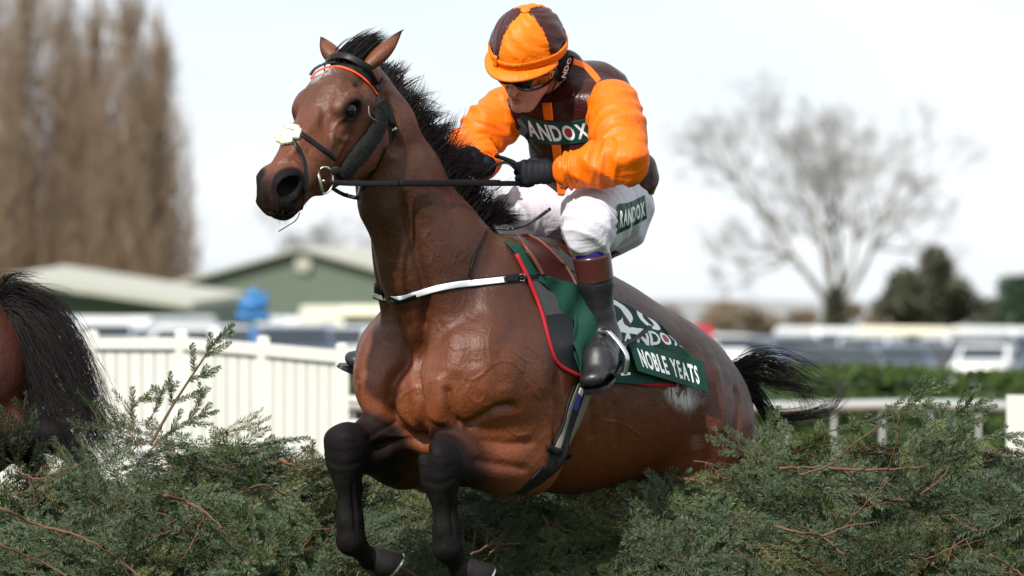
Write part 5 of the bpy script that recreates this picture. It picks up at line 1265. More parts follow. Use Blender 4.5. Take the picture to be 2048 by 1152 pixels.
armr = arm_field(SHR, ELR, WRR2, np.minimum.reduce([SHR, ELR, WRR]) - .13, np.maximum.reduce([SHR, ELR, WRR]) + .13, .92)
slR = cloth('sleeve', armr, M_or, rider, fold_arm(SHR, ELR, WRR2))
# ---- breeches
bf = Field((.10, -.40, 1.84), (1.20, .44, 2.42), .004)
bf.ball(SH(1200, 395, 0), (.150, .170, .100), k=.06); bf.ball(SH(1224, 432, .05), (.125, .120, .125), k=.06); bf.ball(SH(1150, 400, -.02), (.10, .15, .075), k=.06)
tl = KNL - HIL; bf.path([HIL, HIL + tl * .5, KNL], [.116, .100, .074], k=.05); bf.ball(KNL + q3(.02, 0, .015), .074, k=.03); bf.seg(KNL, PH(1184, 506, .19), .070, .054, k=.03)
tr = KNR - HIR; bf.path([HIR, HIR + tr * .5, KNR], [.115, .105, .078], k=.05); bf.seg(KNR, KNR + (ANR - KNR) * .25, .074, .056, k=.03)
def fold_br(p):
    d, t = seg_dist(p, HIL, KNL); r = np.linalg.norm(p - KNL, axis=1); side = p @ nrm(np.cross(KNL - HIL, q3(0, 0, 1)))
    nk = np.exp(-(r / .13) ** 2)
    return .009 * nk * ridge(p[:, 2] * 60 + p[:, 0] * 35, 1, snoise(p, 14, 21) * 1.5) + .009 * ridge(p[:, 0] * 24 + p[:, 2] * 26 + p[:, 1] * 10, 1, snoise(p, 9, 22) * 2.2) + .005 * ridge(p[:, 0] * 50 - p[:, 1] * 38, 1, snoise(p, 15, 24) * 2) - .003 + .003 * snoise(p, 22, 23)
_kz = PH(1180, 492, .19)[2]
breeches = cloth('breeches', bf, M_wh, rider, fold_br)
# ---- boots
M_boot = NT('boot_leather'); _a = M_boot.noise(18, 4); _b = M_boot.noise(120, 4)
M_boot = M_boot.set(col=M_boot.mix(_b, (.008, .008, .010), (.018, .017, .020)), rough=M_boot.ramp(_a, [(.3, .26), (.7, .48)]), normal=M_boot.bump(_b, .15, .002, M_boot.bump(_a, .4, .010)), spec=.5)
M_top = simple('oxblood_leather', (.055, .014, .012), .26, .2, 12, .12, 150); M_sock = simple('blue_sock', (.012, .010, .16), .8, .2, 80)
def boot(K, A, toe_d, side, px_top=None):
    up = nrm(K - A); L = np.linalg.norm(K - A); F_ = Field(np.minimum.reduce([K, A, A + toe_d]) - .12, np.maximum.reduce([K, A, A + toe_d]) + .12, .0032)
    top = A + up * (L - .085)
    F_.path([top, A + up * L * .50, A + up * .06, A], [(.055, .058), (.051, .055), (.038, .043), (.042, .044)], (0, 1, 0), k=.02)
    d = nrm(toe_d); tl = np.linalg.norm(toe_d); sd = nrm(np.cross(d, up)); heel = A - up * .045 - d * .045
    F_.seg(heel + up * .01, A + toe_d * .55 - up * .050, (.040, .038), (.055, .042), sd, k=.03); F_.seg(A + toe_d * .5 - up * .055, A + toe_d - up * .068, (.052, .038), (.040, .025), sd, k=.03)
    F_.seg(A + up * .0, A + toe_d * .5 - up * .03, .044, .044, k=.03)
    F_.plane(top, up)
    vs, fc = F_.mesh(smooth=1); n = -vnormals(vs, fc); r = np.linalg.norm(vs - (A + toe_d * .25), axis=1)
    vs = vs + n * (np.exp(-(r / .06) ** 2) * .0035 * ridge(vs @ d * 90, 1, snoise(vs, 30, 3)) + .0015 * snoise(vs, 40, 6))[:, None]
    b = link_mesh('boot', WW(vs), fc[:, ::-1], M_boot, rider)
    # turned top, sock, sole
    ring = lambda c, r0, r1: WW(c + np.array([nrm(np.cross(up, q3(0, 1, 0))) * math.cos(g) * r0 + q3(0, 1, 0) * math.sin(g) * r1 for g in np.linspace(0, 2 * math.pi, 40, endpoint=False)]))
    def band(name, z0, z1, g, mat, rs0, rs1, bulge=.0):
        V = []; m = 8
        for i in range(m + 1):
            u = i / m; c = A + up * (z0 + (z1 - z0) * u); rr = rs0 + (rs1 - rs0) * u + g + bulge * math.sin(math.pi * u); V.append(ring(c, rr * 1.03, rr))
        e = [ring(A + up * (z1 - .002), rs1 + g - .006, rs1 + g - .006)]
        V = np.concatenate(V + e); F = [(i * 40 + j, i * 40 + (j + 1) % 40, (i + 1) * 40 + (j + 1) % 40, (i + 1) * 40 + j) for i in range(m + 1) for j in range(40)]
        link_mesh(name, V, F, mat, b)
    band('boot_top', L * .53, L - .083, .0035, M_top, .054, .0575); band('seam', L * .515, L * .532, .004, M_blk, .0535, .054)
    band('sock', L - .086, L - .050, -.004, M_sock, .055, .054, .002)
    pts = WW(np.array([heel - up * .034 + d * (-.03 + 0 * g) for g in [0]]))
    S_ = []
    for g in np.linspace(0, 2 * math.pi, 28, endpoint=False):
        lx = math.cos(g); ly = math.sin(g); l = (tl + .125) / 2; w = .048 + .010 * lx - (.006 if abs(lx) < .35 and lx < .2 else 0)
        S_.append((A + toe_d * .5 - d * .025 - up * .098) + d * lx * l + sd * ly * w + up * (.004 if lx > .8 else 0))
    S_ = np.array(S_); V = np.concatenate([S_, S_ - up * .011]); n_ = 28
    link_mesh('sole', WW(V), [(i, (i + 1) % n_, n_ + (i + 1) % n_, n_ + i) for i in range(n_)] + [tuple(range(n_))[::-1], tuple(range(n_, 2 * n_))], M_blk, b, False)
    return b
toeL = q3(-.165, .070, -.070)
boot(KNL, ANL, toeL, 1); boot(KNR, ANR, q3(-.165, -.02, .015), -1)
# ---- gloved hands, closed round the reins
M_glove = simple('black_glove', (.006, .007, .010), .6, .3, 90, .4, 260, spec=.15)
def hand(W_, K_, back, thumb):
    """W_ wrist, K_ knuckles (world); back = way the back of the hand faces; thumb = way the thumb side faces"""
    d = nrm(K_ - W_); t = nrm(thumb - d * (thumb @ d)); b = nrm(np.cross(d, t)); b = b if b @ back > 0 else -b
    F_ = Field(np.minimum(W_, K_) - .09, np.maximum(W_, K_) + .09, .0021); L = np.linalg.norm(K_ - W_)
    F_.seg(W_ - d * .03, W_ + d * L * .35, (.026, .030), (.020, .034), b, k=.012); F_.seg(W_ + d * L * .3, K_ - d * .005, (.018, .036), (.016, .040), b, k=.012)
    for i, (o, s_) in enumerate(((.031, .96), (.0105, 1.05), (-.0105, 1.0), (-.030, .84))):
        k0 = K_ + t * o - d * (.004 + .006 * (i == 3)); k1 = k0 + d * .018 * s_ - b * .030 * s_; k2 = k1 - d * .024 * s_ - b * .016 * s_; k3 = k2 - d * .018 * s_ + b * .010 * s_
        r = .0112 * s_
        F_.ball(k0, r * 1.12, k=.004); F_.path([k0, k1, k2, k3], [r * 1.05, r, r * .95, r * .85], k=.0035)
    th = W_ + d * L * .35 + t * .030 - b * .006
    F_.path([th, th + d * .034 + t * .012 - b * .012, th + d * .060 + t * .006 - b * .026], [.0165, .0135, .0115], k=.006)
    vs, fc = F_.mesh(smooth=1); n = vnormals(vs, fc); vs = vs + n * (.0012 * snoise(vs, 120, 4) + .0012 * ridge(vs @ d * 160, 1, snoise(vs, 60, 5)))[:, None]
    return link_mesh('glove', vs, fc, M_glove, rider)
HWL, HKL = P(1116, 344, .205), P(1046, 346, .20)
hand(HWL, HKL, q3(.1, -1, .35), q3(-.1, .2, 1))
HWR, HKR = WW(WRR)[0], P(950, 318, .28)
hand(HWR, HKR, q3(.0, .6, .6), q3(-.4, -.3, .8))
# cuffs
_dr = nrm(WW(WRR)[0] - WW(ELR)[0]); _v, _f = tube([HWR - _dr * .03, HWR, HWR + _dr * .03, HWR + (HKR - HWR) * .45], [.036, .036, .034, .030], 20); link_mesh('glove_cuff', _v, _f, M_glove, rider)
def wrap(name, a, b, r0, r1, mat, parent=rider, n=28):
    a, b = np.array(a), np.array(b); pts = [a + (b - a) * u for u in np.linspace(0, 1, 6)]; v, f = tube(pts, np.linspace(r0, r1, 6), n); return link_mesh(name, v, f, mat, parent)
M_band = simple('tan_elastic', (.30, .19, .07), .7, .15, 60)
def onarm(px, Y=.2): return P(px, 343, Y)
wrap('wrist_strap', onarm(1138), onarm(1130), .0405, .0395, M_blk); wrap('elastic_band', onarm(1153), onarm(1147), .0465, .0450, M_band)
# ---- cap, helmet, goggles
M_oc = satin('cap_orange', (.84, .175, .003), .5, .24); M_bc = satin('cap_brown', (.050, .013, .011), .38, .25)
CB = RC + RU * .027
def cap_pt(az, el, g=0.0):
    """az 0 = front, towards the left; el from brim (0) to crown (90)"""
    rx = (.142 if math.cos(az) > 0 else .150) + g; ry = .121 + g; rz = .134 + g
    ce, se = math.cos(el), math.sin(el); sq = (1 - .05 * math.sin(2 * az) ** 2)
    return CB + (RF * math.cos(az) * ce * rx + RS * math.sin(az) * ce * ry) * sq + RU * se * rz
cap = bpy.data.objects.new('cap', None); COL.objects.link(cap)
def cap_panel(a0, a1, mat, seed):
    V, F = [], []; NA, NE = 28, 30
    for j in range(NE + 1):
        el = R(-3) + R(93) * j / NE
        for i in range(NA + 1):
            u = i / NA; az = a0 + (a1 - a0) * u
            puck = math.exp(-(min(u, 1 - u) / .10) ** 2) * (.0022 * math.sin(el * 46 + seed)) + .0030 * math.sin(az * 9 + el * 5 + seed) * math.cos(el) * math.exp(-(el / .7) ** 2) + .0014 * math.sin(el * 17 + az * 11 + seed)
            seam = -.0022 * math.exp(-(min(u, 1 - u) / .03) ** 2)
            V.append(cap_pt(az, el, puck + seam))
    for j in range(NE):
        for i in range(NA): F.append((j * (NA + 1) + i, j * (NA + 1) + i + 1, (j + 1) * (NA + 1) + i + 1, (j + 1) * (NA + 1) + i))
    return link_mesh('cap_panel', V, F, mat, rider)
q_ = R(90)
for k, (c0, mt) in enumerate(((24, M_oc), (114, M_bc), (204, M_oc), (294, M_bc))): cap_panel(R(c0 - 45), R(c0 + 45), mt, k * 1.7)
bpy.data.objects.remove(cap)
bt = [CB + RU * .134, CB + RU * .1365, CB + RU * .139]; v_, f_ = tube(bt, [.016, .015, .004], 16); link_mesh('cap_button', v_, f_, M_oc, rider)
for (e0, e1, g, am) in ((-4, 8, .0035, 180),):
    V, F = [], []; N_ = 96
    for i in range(N_ + 1):
        az = -math.pi + 2 * math.pi * i / N_
        for (el, gg) in ((e1, .001), (e1, g), ((e0 + e1) / 2, g + .0015 + .0008 * math.sin(az * 40)), (e0, g), (e0, .0)): V.append(cap_pt(az, R(el), gg))
    for i in range(N_):
        for k in range(4): F.append((i * 5 + k, (i + 1) * 5 + k, (i + 1) * 5 + k + 1, i * 5 + k + 1))
    link_mesh('cap_band', V, F, M_oc, rider)
# second ribbon and the loop that holds it
pts = [cap_pt(R(a), R(6 + .9 * math.sin(R(a) * 2)), .0065) for a in range(-80, 96, 4)]; v_, f_ = tube(pts, .0055, 8, flat=([nrm(p - CB) for p in pts], .0018)); link_mesh('ribbon', v_, f_, M_oc, rider)
pts = [cap_pt(R(-22), R(e), .011) for e in (-6, -1, 4, 9, 13)]; v_, f_ = tube(pts, .0085, 8, flat=([nrm(p - CB) for p in pts], .0022)); link_mesh('ribbon_loop', v_, f_, M_oc, rider)
# peak
V, F = [], []; NA, NR = 40, 10
for lay in (0, 1):
    for j in range(NR + 1):
        for i in range(NA + 1):
            az = R(-78 + 156 * i / NA); u = j / NR; reach = .040 * max(0, math.cos(az * 1.12)) ** .55
            p = cap_pt(az, R(-3), .001); out = nrm(RF * (.45 + math.cos(az)) + RS * math.sin(az) * .65)
            V.append(p + out * reach * u - RU * (.016 * u * u * max(0, math.cos(az)) + .006 * math.sin(az) ** 2 * u + lay * .005))
n1_ = (NR + 1) * (NA + 1)
for lay in (0, 1):
    for j in range(NR):
        for i in range(NA):
            q = [lay * n1_ + j * (NA + 1) + i, lay * n1_ + j * (NA + 1) + i + 1, lay * n1_ + (j + 1) * (NA + 1) + i + 1, lay * n1_ + (j + 1) * (NA + 1) + i]; F.append(tuple(q if lay == 0 else q[::-1]))
for i in range(NA): F.append((NR * (NA + 1) + i, NR * (NA + 1) + i + 1, n1_ + NR * (NA + 1) + i + 1, n1_ + NR * (NA + 1) + i))
link_mesh('cap_peak', V, F, M_oc, rider)
# black helmet shell below the silk, harness over the ears and chin
V, F = [], []; NA = 64
lv = [(-2, .0), (-8, .0), (-13, -.002), (-15, -.012)]
for (el, g) in lv:
    for i in range(NA): V.append(cap_pt(6.2832 * i / NA, R(el), g - .004))
for k in range(len(lv) - 1):
    for i in range(NA): F.append((k * NA + i, k * NA + (i + 1) % NA, (k + 1) * NA + (i + 1) % NA, (k + 1) * NA + i))
link_mesh('helmet_shell', V, F, M_blk, rider)
hb = Field(W2H(RC) - .26, W2H(RC) + .26, .0035)
hb.seg(rq(-.035, .088, -.02), rq(-.045, .080, -.075), (.020, .044), (.016, .036), RAX[1], k=.015); hb.seg(rq(-.035, -.088, -.02), rq(-.045, -.080, -.075), (.020, .044), (.016, .036), RAX[1], k=.015)
hb.ball(rq(-.075, 0, -.045), (.055, .078, .050), RAX, k=.03)
hb.ball(rq(-.06, 0, -.115), (.055, .072, .035), RAX, k=.02)
v_, f_ = hb.mesh(); link_mesh('helmet_harness', WW(v_), f_[:, ::-1], M_mat, rider)
RB_ = BVHTree.FromPolygons([tuple(p) for p in WW(rf.mesh()[0])], [tuple(map(int, f)) for f in rf.mesh()[1]]) if False else None
def strapc(name, pts, w, th, mat, normals=None, parent=rider, n=8, k=6):
    cp = catmull(pts, k); c = np.mean(cp, 0)
    nn = [nrm(p - RC) for p in cp] if normals is None else catmull(normals, k)
    v, f = tube(cp, w, n, flat=(nn, th)); return link_mesh(name, v, f, mat, parent)
for s in (-1, 1):
    strapc('chin_strap', [rh(-.01, s * .092, -.035), rh(.012, s * .082, -.085), rh(.035, s * .055, -.130), rh(.050, 0, -.160)], .0085, .002, M_mat)
# goggles: a wide curved lens in a soft frame
M_lens = NT('goggle_lens'); M_lens = M_lens.set(col=M_lens.mix(M_lens.noise(20), (.004, .004, .005), (.012, .010, .012)), rough=.06, spec=.7, coat=.6, coat_rough=.03)
def gog(name, hw, z0, z1, g, mat, th=.003):
    V, F = [], []; NA, NZ = 44, 12
    for j in range(NZ + 1):
        for i in range(NA + 1):
            u = -1 + 2 * i / NA; w = -1 + 2 * j / NZ; nose = math.exp(-(u / .16) ** 2); hgt = (1 - abs(u) ** 3.2 * .55)
            zz = (z0 + z1) / 2 + (z1 - z0) / 2 * w * hgt + (nose * .012 if w < 0 else 0) * abs(w); az = u * hw
            rx, ry = .104 * HSZ + g, .090 * HSZ + g; edge = -.006 * (abs(w) ** 4) - .004 * abs(u) ** 6
            V.append(rh(0, 0, zz) + RF * math.cos(az) * (rx + edge) + RS * math.sin(az) * (ry + edge))
    for j in range(NZ):
        for i in range(NA): F.append((j * (NA + 1) + i, j * (NA + 1) + i + 1, (j + 1) * (NA + 1) + i + 1, (j + 1) * (NA + 1) + i))
    o = link_mesh(name, V, F, mat, rider); m = o.modifiers.new('s', 'SOLIDIFY'); m.thickness = th; m.offset = 0; return o
gog('goggle_frame', R(88), -.064, .000, .005, M_blk, .007); gog('goggle_lens', R(76), -.057, -.006, .0115, M_lens)
M_gold = simple('gold_mark', (.75, .42, .08), .3, .1)
g0 = rh(0, 0, -.026) + RF * math.cos(R(66)) * .126 + RS * math.sin(R(66)) * .112; tx = nrm(-RF * math.sin(R(66)) + RS * math.cos(R(66)))
pts = [g0 + tx * a + RU * b for a, b in ((-.004, -.009), (.004, -.009), (.004, .009), (-.004, .009))]; v_, f_ = tube(catmull(pts + [pts[0]], 4), .0014, 6); link_mesh('goggle_mark', v_, f_, M_gold, rider)
# ---------------------------------------------------------------- sheets, straps and print laid on curved surfaces
def bary(rows, nu, nv):
    """rows: control points in view space, (r, c, 2) -> smooth grid"""
    rows = [np.asarray(r, float) for r in rows]; rows = [resample(catmull(r, 8) if len(r) > 2 else r, nu + 1) for r in rows]
    A = np.stack(rows, 0); k = len(rows); out = []
    if k == 2: return np.stack([A[0] * (1 - j / nv) + A[1] * j / nv for j in range(nv + 1)], 0)
    cols = [resample(catmull(A[:, i], 8), nv + 1) for i in range(nu + 1)]; return np.stack(cols, 1)
def cast_grid(G, bvh, off, Yfall=0.5):
    H_, W_ = G.shape[:2]; Pn = np.full((H_, W_, 3), np.nan)
    for j in range(H_):
        for i in range(W_):
            p, n = hit(bvh, G[j, i, 0], G[j, i, 1], 0.0)
            if p is not None: Pn[j, i] = p
    Y = Pn[..., 1]
    for _ in range(80):                                   # where the sight line misses, carry the depth on
        bad = np.isnan(Y)
        if not bad.any(): break
        Y2 = Y.copy()
        for j, i in np.argwhere(bad):
            nb = [Y[a, b] for a, b in ((j - 1, i), (j + 1, i), (j, i - 1), (j, i + 1)) if 0 <= a < H_ and 0 <= b < W_ and not np.isnan(Y[a, b])]
            if nb: Y2[j, i] = np.mean(nb)
        Y = Y2
    Y = np.nan_to_num(Y, nan=Yfall)
    return np.array([[P(G[j, i, 0], G[j, i, 1], Y[j, i]) for i in range(W_)] for j in range(H_)])
def grid_normals(X):
    n = np.cross(np.gradient(X, axis=1), np.gradient(X, axis=0)); n /= np.linalg.norm(n, axis=2)[..., None] + 1e-9
    c = X - np.array(CAMP); s_ = np.sign((n * c).sum(2)); return n * -s_[..., None]
def relax(X, it):
    for _ in range(it):
        Y = X.copy(); Y[1:-1] = (X[:-2] + X[2:] + 2 * X[1:-1]) / 4; X = Y; Y = X.copy(); Y[:, 1:-1] = (X[:, :-2] + X[:, 2:] + 2 * X[:, 1:-1]) / 4; X = Y
    return X
def sheet(name, rows, nu, nv, bvh, off, mats, parent, it=6, mirror=False, test=None, thick=.003, wave=None, push=0.0):
    G = bary(rows, nu, nv); X = relax(cast_grid(G, bvh, 0), it); n = grid_normals(X)
    if callable(off): off = np.array([[off(i / nu, j / nv) for i in range(nu + 1)] for j in range(nv + 1)])[..., None]
    X = X + n * off; X = np.array([[P(G[j, i, 0], G[j, i, 1], X[j, i, 1] - push) for i in range(nu + 1)] for j in range(nv + 1)])
    if wave is not None: X = X + n * wave(X)[..., None]
    V = X.reshape(-1, 3); w = nu + 1
    F = np.array([(j * w + i, j * w + i + 1, (j + 1) * w + i + 1, (j + 1) * w + i) for j in range(nv) for i in range(nu)])
    a = np.cross(V[F[:, 1]] - V[F[:, 0]], V[F[:, 3]] - V[F[:, 0]]); fl = (a * (n.reshape(-1, 3)[F[:, 0]])).sum(1) < 0; F[fl] = F[fl][:, ::-1]
    MI = np.zeros(len(F), int)
    if test is not None: MI = np.array([test((i + .5) / nu, (j + .5) / nv) for j in range(nv) for i in range(nu)])
    if mirror:
        q = np.array([W2H(p) for p in V]); q[:, 1] *= -1; V2 = WW(q); F = np.r_[F, F[:, ::-1] + len(V)]; V = np.r_[V, V2]; MI = np.r_[MI, MI * 0]
    o = link_mesh(name, V, F, mats[0], parent)
    for m in mats[1:]: o.data.materials.append(m)
    o.data.polygons.foreach_set('material_index', MI.astype(np.int32))
    if thick: m = o.modifiers.new('s', 'SOLIDIFY'); m.thickness = thick; m.offset = -1
    return o
def strap(name, pts, width, bvh, off, mat, parent, th=.0018, k=8, it=3, wtab=None):
    cp = catmull(pts, k); hs = [hit(bvh, a, b, 0.0) for a, b in cp]
    ok = [i for i, h in enumerate(hs) if h[0] is not None]
    if not ok:
        q_, n_ = near(bvh, P(cp[0][0], cp[0][1], -.2)); hs = [(q_, n_)] * len(cp); ok = list(range(len(cp)))
    Yv = np.interp(range(len(cp)), ok, [hs[i][0][1] for i in ok]); N = np.stack([np.interp(range(len(cp)), ok, [hs[i][1][c] for i in ok]) for c in range(3)], 1)
    for _ in range(it): N[1:-1] = (N[:-2] + N[2:] + 2 * N[1:-1]) / 4; Yv[1:-1] = (Yv[:-2] + Yv[2:] + 2 * Yv[1:-1]) / 4
    N /= np.linalg.norm(N, axis=1)[:, None]; X = np.array([P(a, b, y) for (a, b), y in zip(cp, Yv)]) + N * off; X = np.array([P(a, b, x[1]) for (a, b), x in zip(cp, X)])
    w = width if wtab is None else np.interp(np.linspace(0, 1, len(cp)), np.linspace(0, 1, len(wtab)), wtab)
    v, f = tube(X, w, 10, flat=(N, th)); return link_mesh(name, v, f, mat, parent), X, N
def free_strap(name, pts3, width, mat, parent, normal=(0, -1, 0), th=.0018, k=8):
    cp = catmull(pts3, k); v, f = tube(cp, width, 10, flat=([np.array(normal, float)] * len(cp), th)); return link_mesh(name, v, f, mat, parent)
# lettering as a print test: returns a function (u, v) -> inside a letter?
_gl = {}
def glyph(ch):
    if ch not in _gl:
        cu = bpy.data.curves.new('t', 'FONT'); cu.body = ch; cu.offset = .028; cu.resolution_u = 6; o = bpy.data.objects.new('t', cu); COL.objects.link(o)
        me = bpy.data.meshes.new_from_object(o.evaluated_get(bpy.context.evaluated_depsgraph_get())); v = [x.co.copy() for x in me.vertices]; f = [tuple(p.vertices) for p in me.polygons]
        bpy.data.objects.remove(o); xs = [p.x for p in v]; _gl[ch] = (BVHTree.FromPolygons(v, f), min(xs), max(xs), min(p.y for p in v), max(p.y for p in v))
    return _gl[ch]
def lettering(text, u0, u1, v0, v1, gap=.10, wide=1.0, dot=None, shear=0.0):
    """letters fill u0..u1 and v0 (top)..v1 (bottom)"""
    items, x = [], 0.0
    for ch in text:
        if ch == ' ': x += .34; continue
        g = glyph(ch); w = (g[2] - g[1]) * wide; items.append((ch, x, w)); x += w + gap
    tot = x - gap
    def f(u, v):
        if not (v0 <= v <= v1 and u0 <= u <= u1): return 0
        X = (u - u0) / (u1 - u0) * tot; t = (v1 - v) / (v1 - v0)
        for k, (ch, x0, w) in enumerate(items):
            if x0 <= X <= x0 + w:
                b, a0, a1, b0, b1 = glyph(ch)
                if dot is not None and ch == 'O' and k == dot:
                    c = (X - x0 - w / 2) / w * 1.0; d = (t - .5)
                    if math.hypot(c, d) < .23: return 2
                p = Vector((a0 + (X - x0) / wide, b0 + t * (b1 - b0), 1))
                return 1 if b.ray_cast(p, Vector((0, 0, -1)))[0] is not None else 0
        return 0
    return f
def fabric(name, c, rough=.75, sc=500):
    m = NT(name); w = m.noise(sc, 2); a = m.noise(8, 4, .6, .8); return m.set(col=m.mix(m.noise(12, 3), c, tuple(x * .75 for x in c)), rough=rough, normal=m.bump(w, .15, .0008, m.bump(a, .35, .015)), spec=.3)
M_green = fabric('green_cloth', (.004, .048, .032)); M_green2 = fabric('green_band', (.004, .050, .034), .55); M_print = simple('white_print', (.78, .79, .80), .6, .03, 5); M_dot = simple('red_dot', (.50, .015, .03), .6)
M_redp = fabric('red_piping', (.42, .012, .022), .8); M_pad = fabric('grey_pad', (.062, .064, .070), .8, 700); M_padb = simple('black_pad', (.008, .009, .011), .38, .25, 14, .5, 60, spec=.3)
M_leath = simple('black_strap', (.006, .006, .0065), .42, .3, 60, .25, 250, spec=.2); M_saddle = simple('dark_red_leather', (.040, .008, .006), .42, .3, 20, .25, 200, spec=.3); M_edge = simple('worn_leather_edge', (.13, .035, .022), .45, .2, 30)
M_refl = simple('white_reflective', (.80, .80, .84), .45, .06, 30); M_olive = simple('olive_elastic', (.13, .135, .105), .7, .15, 30, .3, 250); M_bluel = simple('blue_label', (.015, .02, .28), .6)
M_elast = M_olive
# ---------------------------------------------------------------- saddle and cloths
cloth_ = thing('saddle_cloth', 'green number cloth with white lettering over a grey pad edged in red', 'saddle cloth', H(.7, 0, 1.95))
# grey pad, front edge piped red
pad_rows = [[(985, 448), (1010, 478), (1033, 512), (1062, 570), (1085, 625), (1102, 690), (1118, 728), (1152, 748)],
            [(1030, 452), (1060, 490), (1082, 525), (1110, 575), (1135, 625), (1155, 680), (1170, 722), (1190, 752)],
            [(1100, 480), (1130, 520), (1150, 555), (1180, 600), (1205, 650), (1225, 700), (1240, 735), (1262, 768)],
            [(1200, 570), (1230, 600), (1250, 630), (1270, 660), (1295, 700), (1315, 730), (1330, 750), (1350, 772)]]
sheet('pad', pad_rows, 40, 34, HB, .012, [M_pad, M_padb], cloth_, 8, True, lambda u, v: 1 if (u > .60 and v < .52) else 0, .006)
ft = lambda row, a, b: resample(catmull(row, 8), 60)[int(a * 59):int(b * 59) + 1]
def piping(name, pts, r, mat, parent, off=.016, mirror=True):
    o, X, N = strap(name, pts, r, HB, off, mat, parent, .005, 6, 6)
    if mirror:
        me = o.data; n = len(me.vertices); c = np.empty(n * 3, np.float32); me.vertices.foreach_get('co', c); q = np.array([W2H(p) for p in c.reshape(-1, 3)]); q[:, 1] *= -1
        link_mesh(name, WW(q), [tuple(p.vertices)[::-1] for p in me.polygons], mat, parent)
piping('red_piping', [(1033, 508), (1062, 568), (1084, 625), (1101, 690), (1117, 728), (1150, 748), (1185, 760)], .0065, M_redp, cloth_)
piping('red_piping', [(1235, 760), (1290, 768), (1350, 770)], .0070, M_redp, cloth_, .010)
sheet('green_lining', [[(982, 452), (1008, 480), (1034, 512), (1056, 552)], [(1010, 455), (1040, 488), (1062, 520), (1080, 552)]], 24, 8, HB, .020, [M_green], cloth_, 5, True, None, .002)
M_label = M_print
sheet('white_tab', [[(1096, 628), (1103, 627)], [(1099, 644), (1106, 643)]], 3, 3, HB, .016, [M_print], cloth_, 0, False, None, .001)
# number cloth: behind the boot, over the loins
wv = lambda X: .003 * np.sin(X[..., 0] * 26 + X[..., 2] * 14) + .003 * np.sin(X[..., 2] * 40 - X[..., 0] * 17)
L1 = lettering('RANDOX', .26, .99, .47, .66, .10, 1.0, 4)
d2 = lettering('2', .26, .58, .04, .44, .1, 1.0); d3 = lettering('0', .63, .84, .10, .44, .1, 1.0)
sheet('number_cloth', [[(1150, 548), (1222, 594), (1262, 612), (1298, 634), (1322, 652), (1332, 668)],
                       [(1150, 620), (1222, 632), (1262, 650), (1300, 668), (1340, 690), (1385, 712)],
                       [(1150, 700), (1220, 682), (1256, 692), (1300, 706), (1345, 722), (1400, 738)],
                       [(1165, 758), (1225, 765), (1270, 768), (1300, 766), (1350, 765), (1405, 764)]],
      170, 120, HB, .024, [M_green, M_print, M_dot], cloth_, 120, True, lambda u, v: L1(u, v + .40 * (u - .28)) or d2(u, v + .12 * (u - .28)) or d3(u, v + .40 * (u - .28)), .003, wv)
nm = lettering('NOBLE YEATS', .10, .90, .22, .80, .13, .92)
sheet('name_panel', [[(1254, 678), (1305, 693), (1355, 709), (1407, 722)], [(1277, 742), (1322, 756), (1368, 770), (1417, 786)]], 200, 60, HB, .052, [M_green, M_print], cloth_, 400, False, nm, .003, lambda X: .0015 * np.sin(X[..., 0] * 40), .02)
# the loose front flap of the number cloth, blown over the pad
sheet('cloth_flap', [[(1062, 548), (1100, 556), (1140, 568), (1175, 582), (1200, 606), (1226, 655)],
                     [(1100, 580), (1125, 590), (1155, 605), (1180, 630), (1200, 650), (1216, 668)],
                     [(1130, 628), (1142, 632), (1160, 645), (1175, 660), (1190, 672), (1202, 684)],
                     [(1150, 690), (1155, 695), (1162, 700), (1172, 700), (1182, 698), (1190, 694)],
                     [(1155, 748), (1156, 742), (1158, 738), (1160, 732), (1162, 726), (1166, 716)]],
      44, 44, HB, lambda u, v: .030 + .085 * u * u * (1 - v) ** .5, [M_green], cloth_, 6, False, None, .003, lambda X: .010 * np.sin(X[..., 0] * 34 + X[..., 2] * 30) + .005 * np.sin(X[..., 0] * 70 - X[..., 2] * 22))
# ---- saddle
saddle = thing('racing_saddle', 'small dark red racing saddle under the crouching rider', 'saddle', H(.55, 0, 2.05))
sheet('flap', [[(1030, 466), (1052, 470), (1078, 482), (1108, 508), (1136, 540), (1158, 582)],
               [(1052, 500), (1070, 508), (1090, 520), (1115, 540), (1138, 560), (1156, 584)],
               [(1084, 548), (1098, 556), (1112, 564), (1126, 572), (1140, 580), (1152, 586)]], 30, 20, HB, .046, [M_saddle], saddle, 5, True, None, .006)
for mir in (False,):
    piping('piping', [(1030, 466), (1045, 486), (1060, 506), (1074, 528), (1086, 550)], .0060, M_edge, saddle, .050); piping('piping', [(1030, 466), (1052, 469), (1078, 481), (1108, 507), (1136, 539), (1158, 582)], .0030, M_edge, saddle, .050)
sf = Field((.28, -.20, 1.94), (.92, .20, 2.26), .006)
sf.path([(.42, 0, 2.115), (.50, 0, 2.075), (.62, 0, 2.045), (.74, 0, 2.04), (.82, 0, 2.065)], [(.055, .025), (.08, .022), (.11, .022), (.13, .022), (.12, .018)], (0, 1, 0), k=.03)
v_, f_ = sf.mesh(); link_mesh('seat', WW(v_), f_[:, ::-1], M_saddle, saddle)
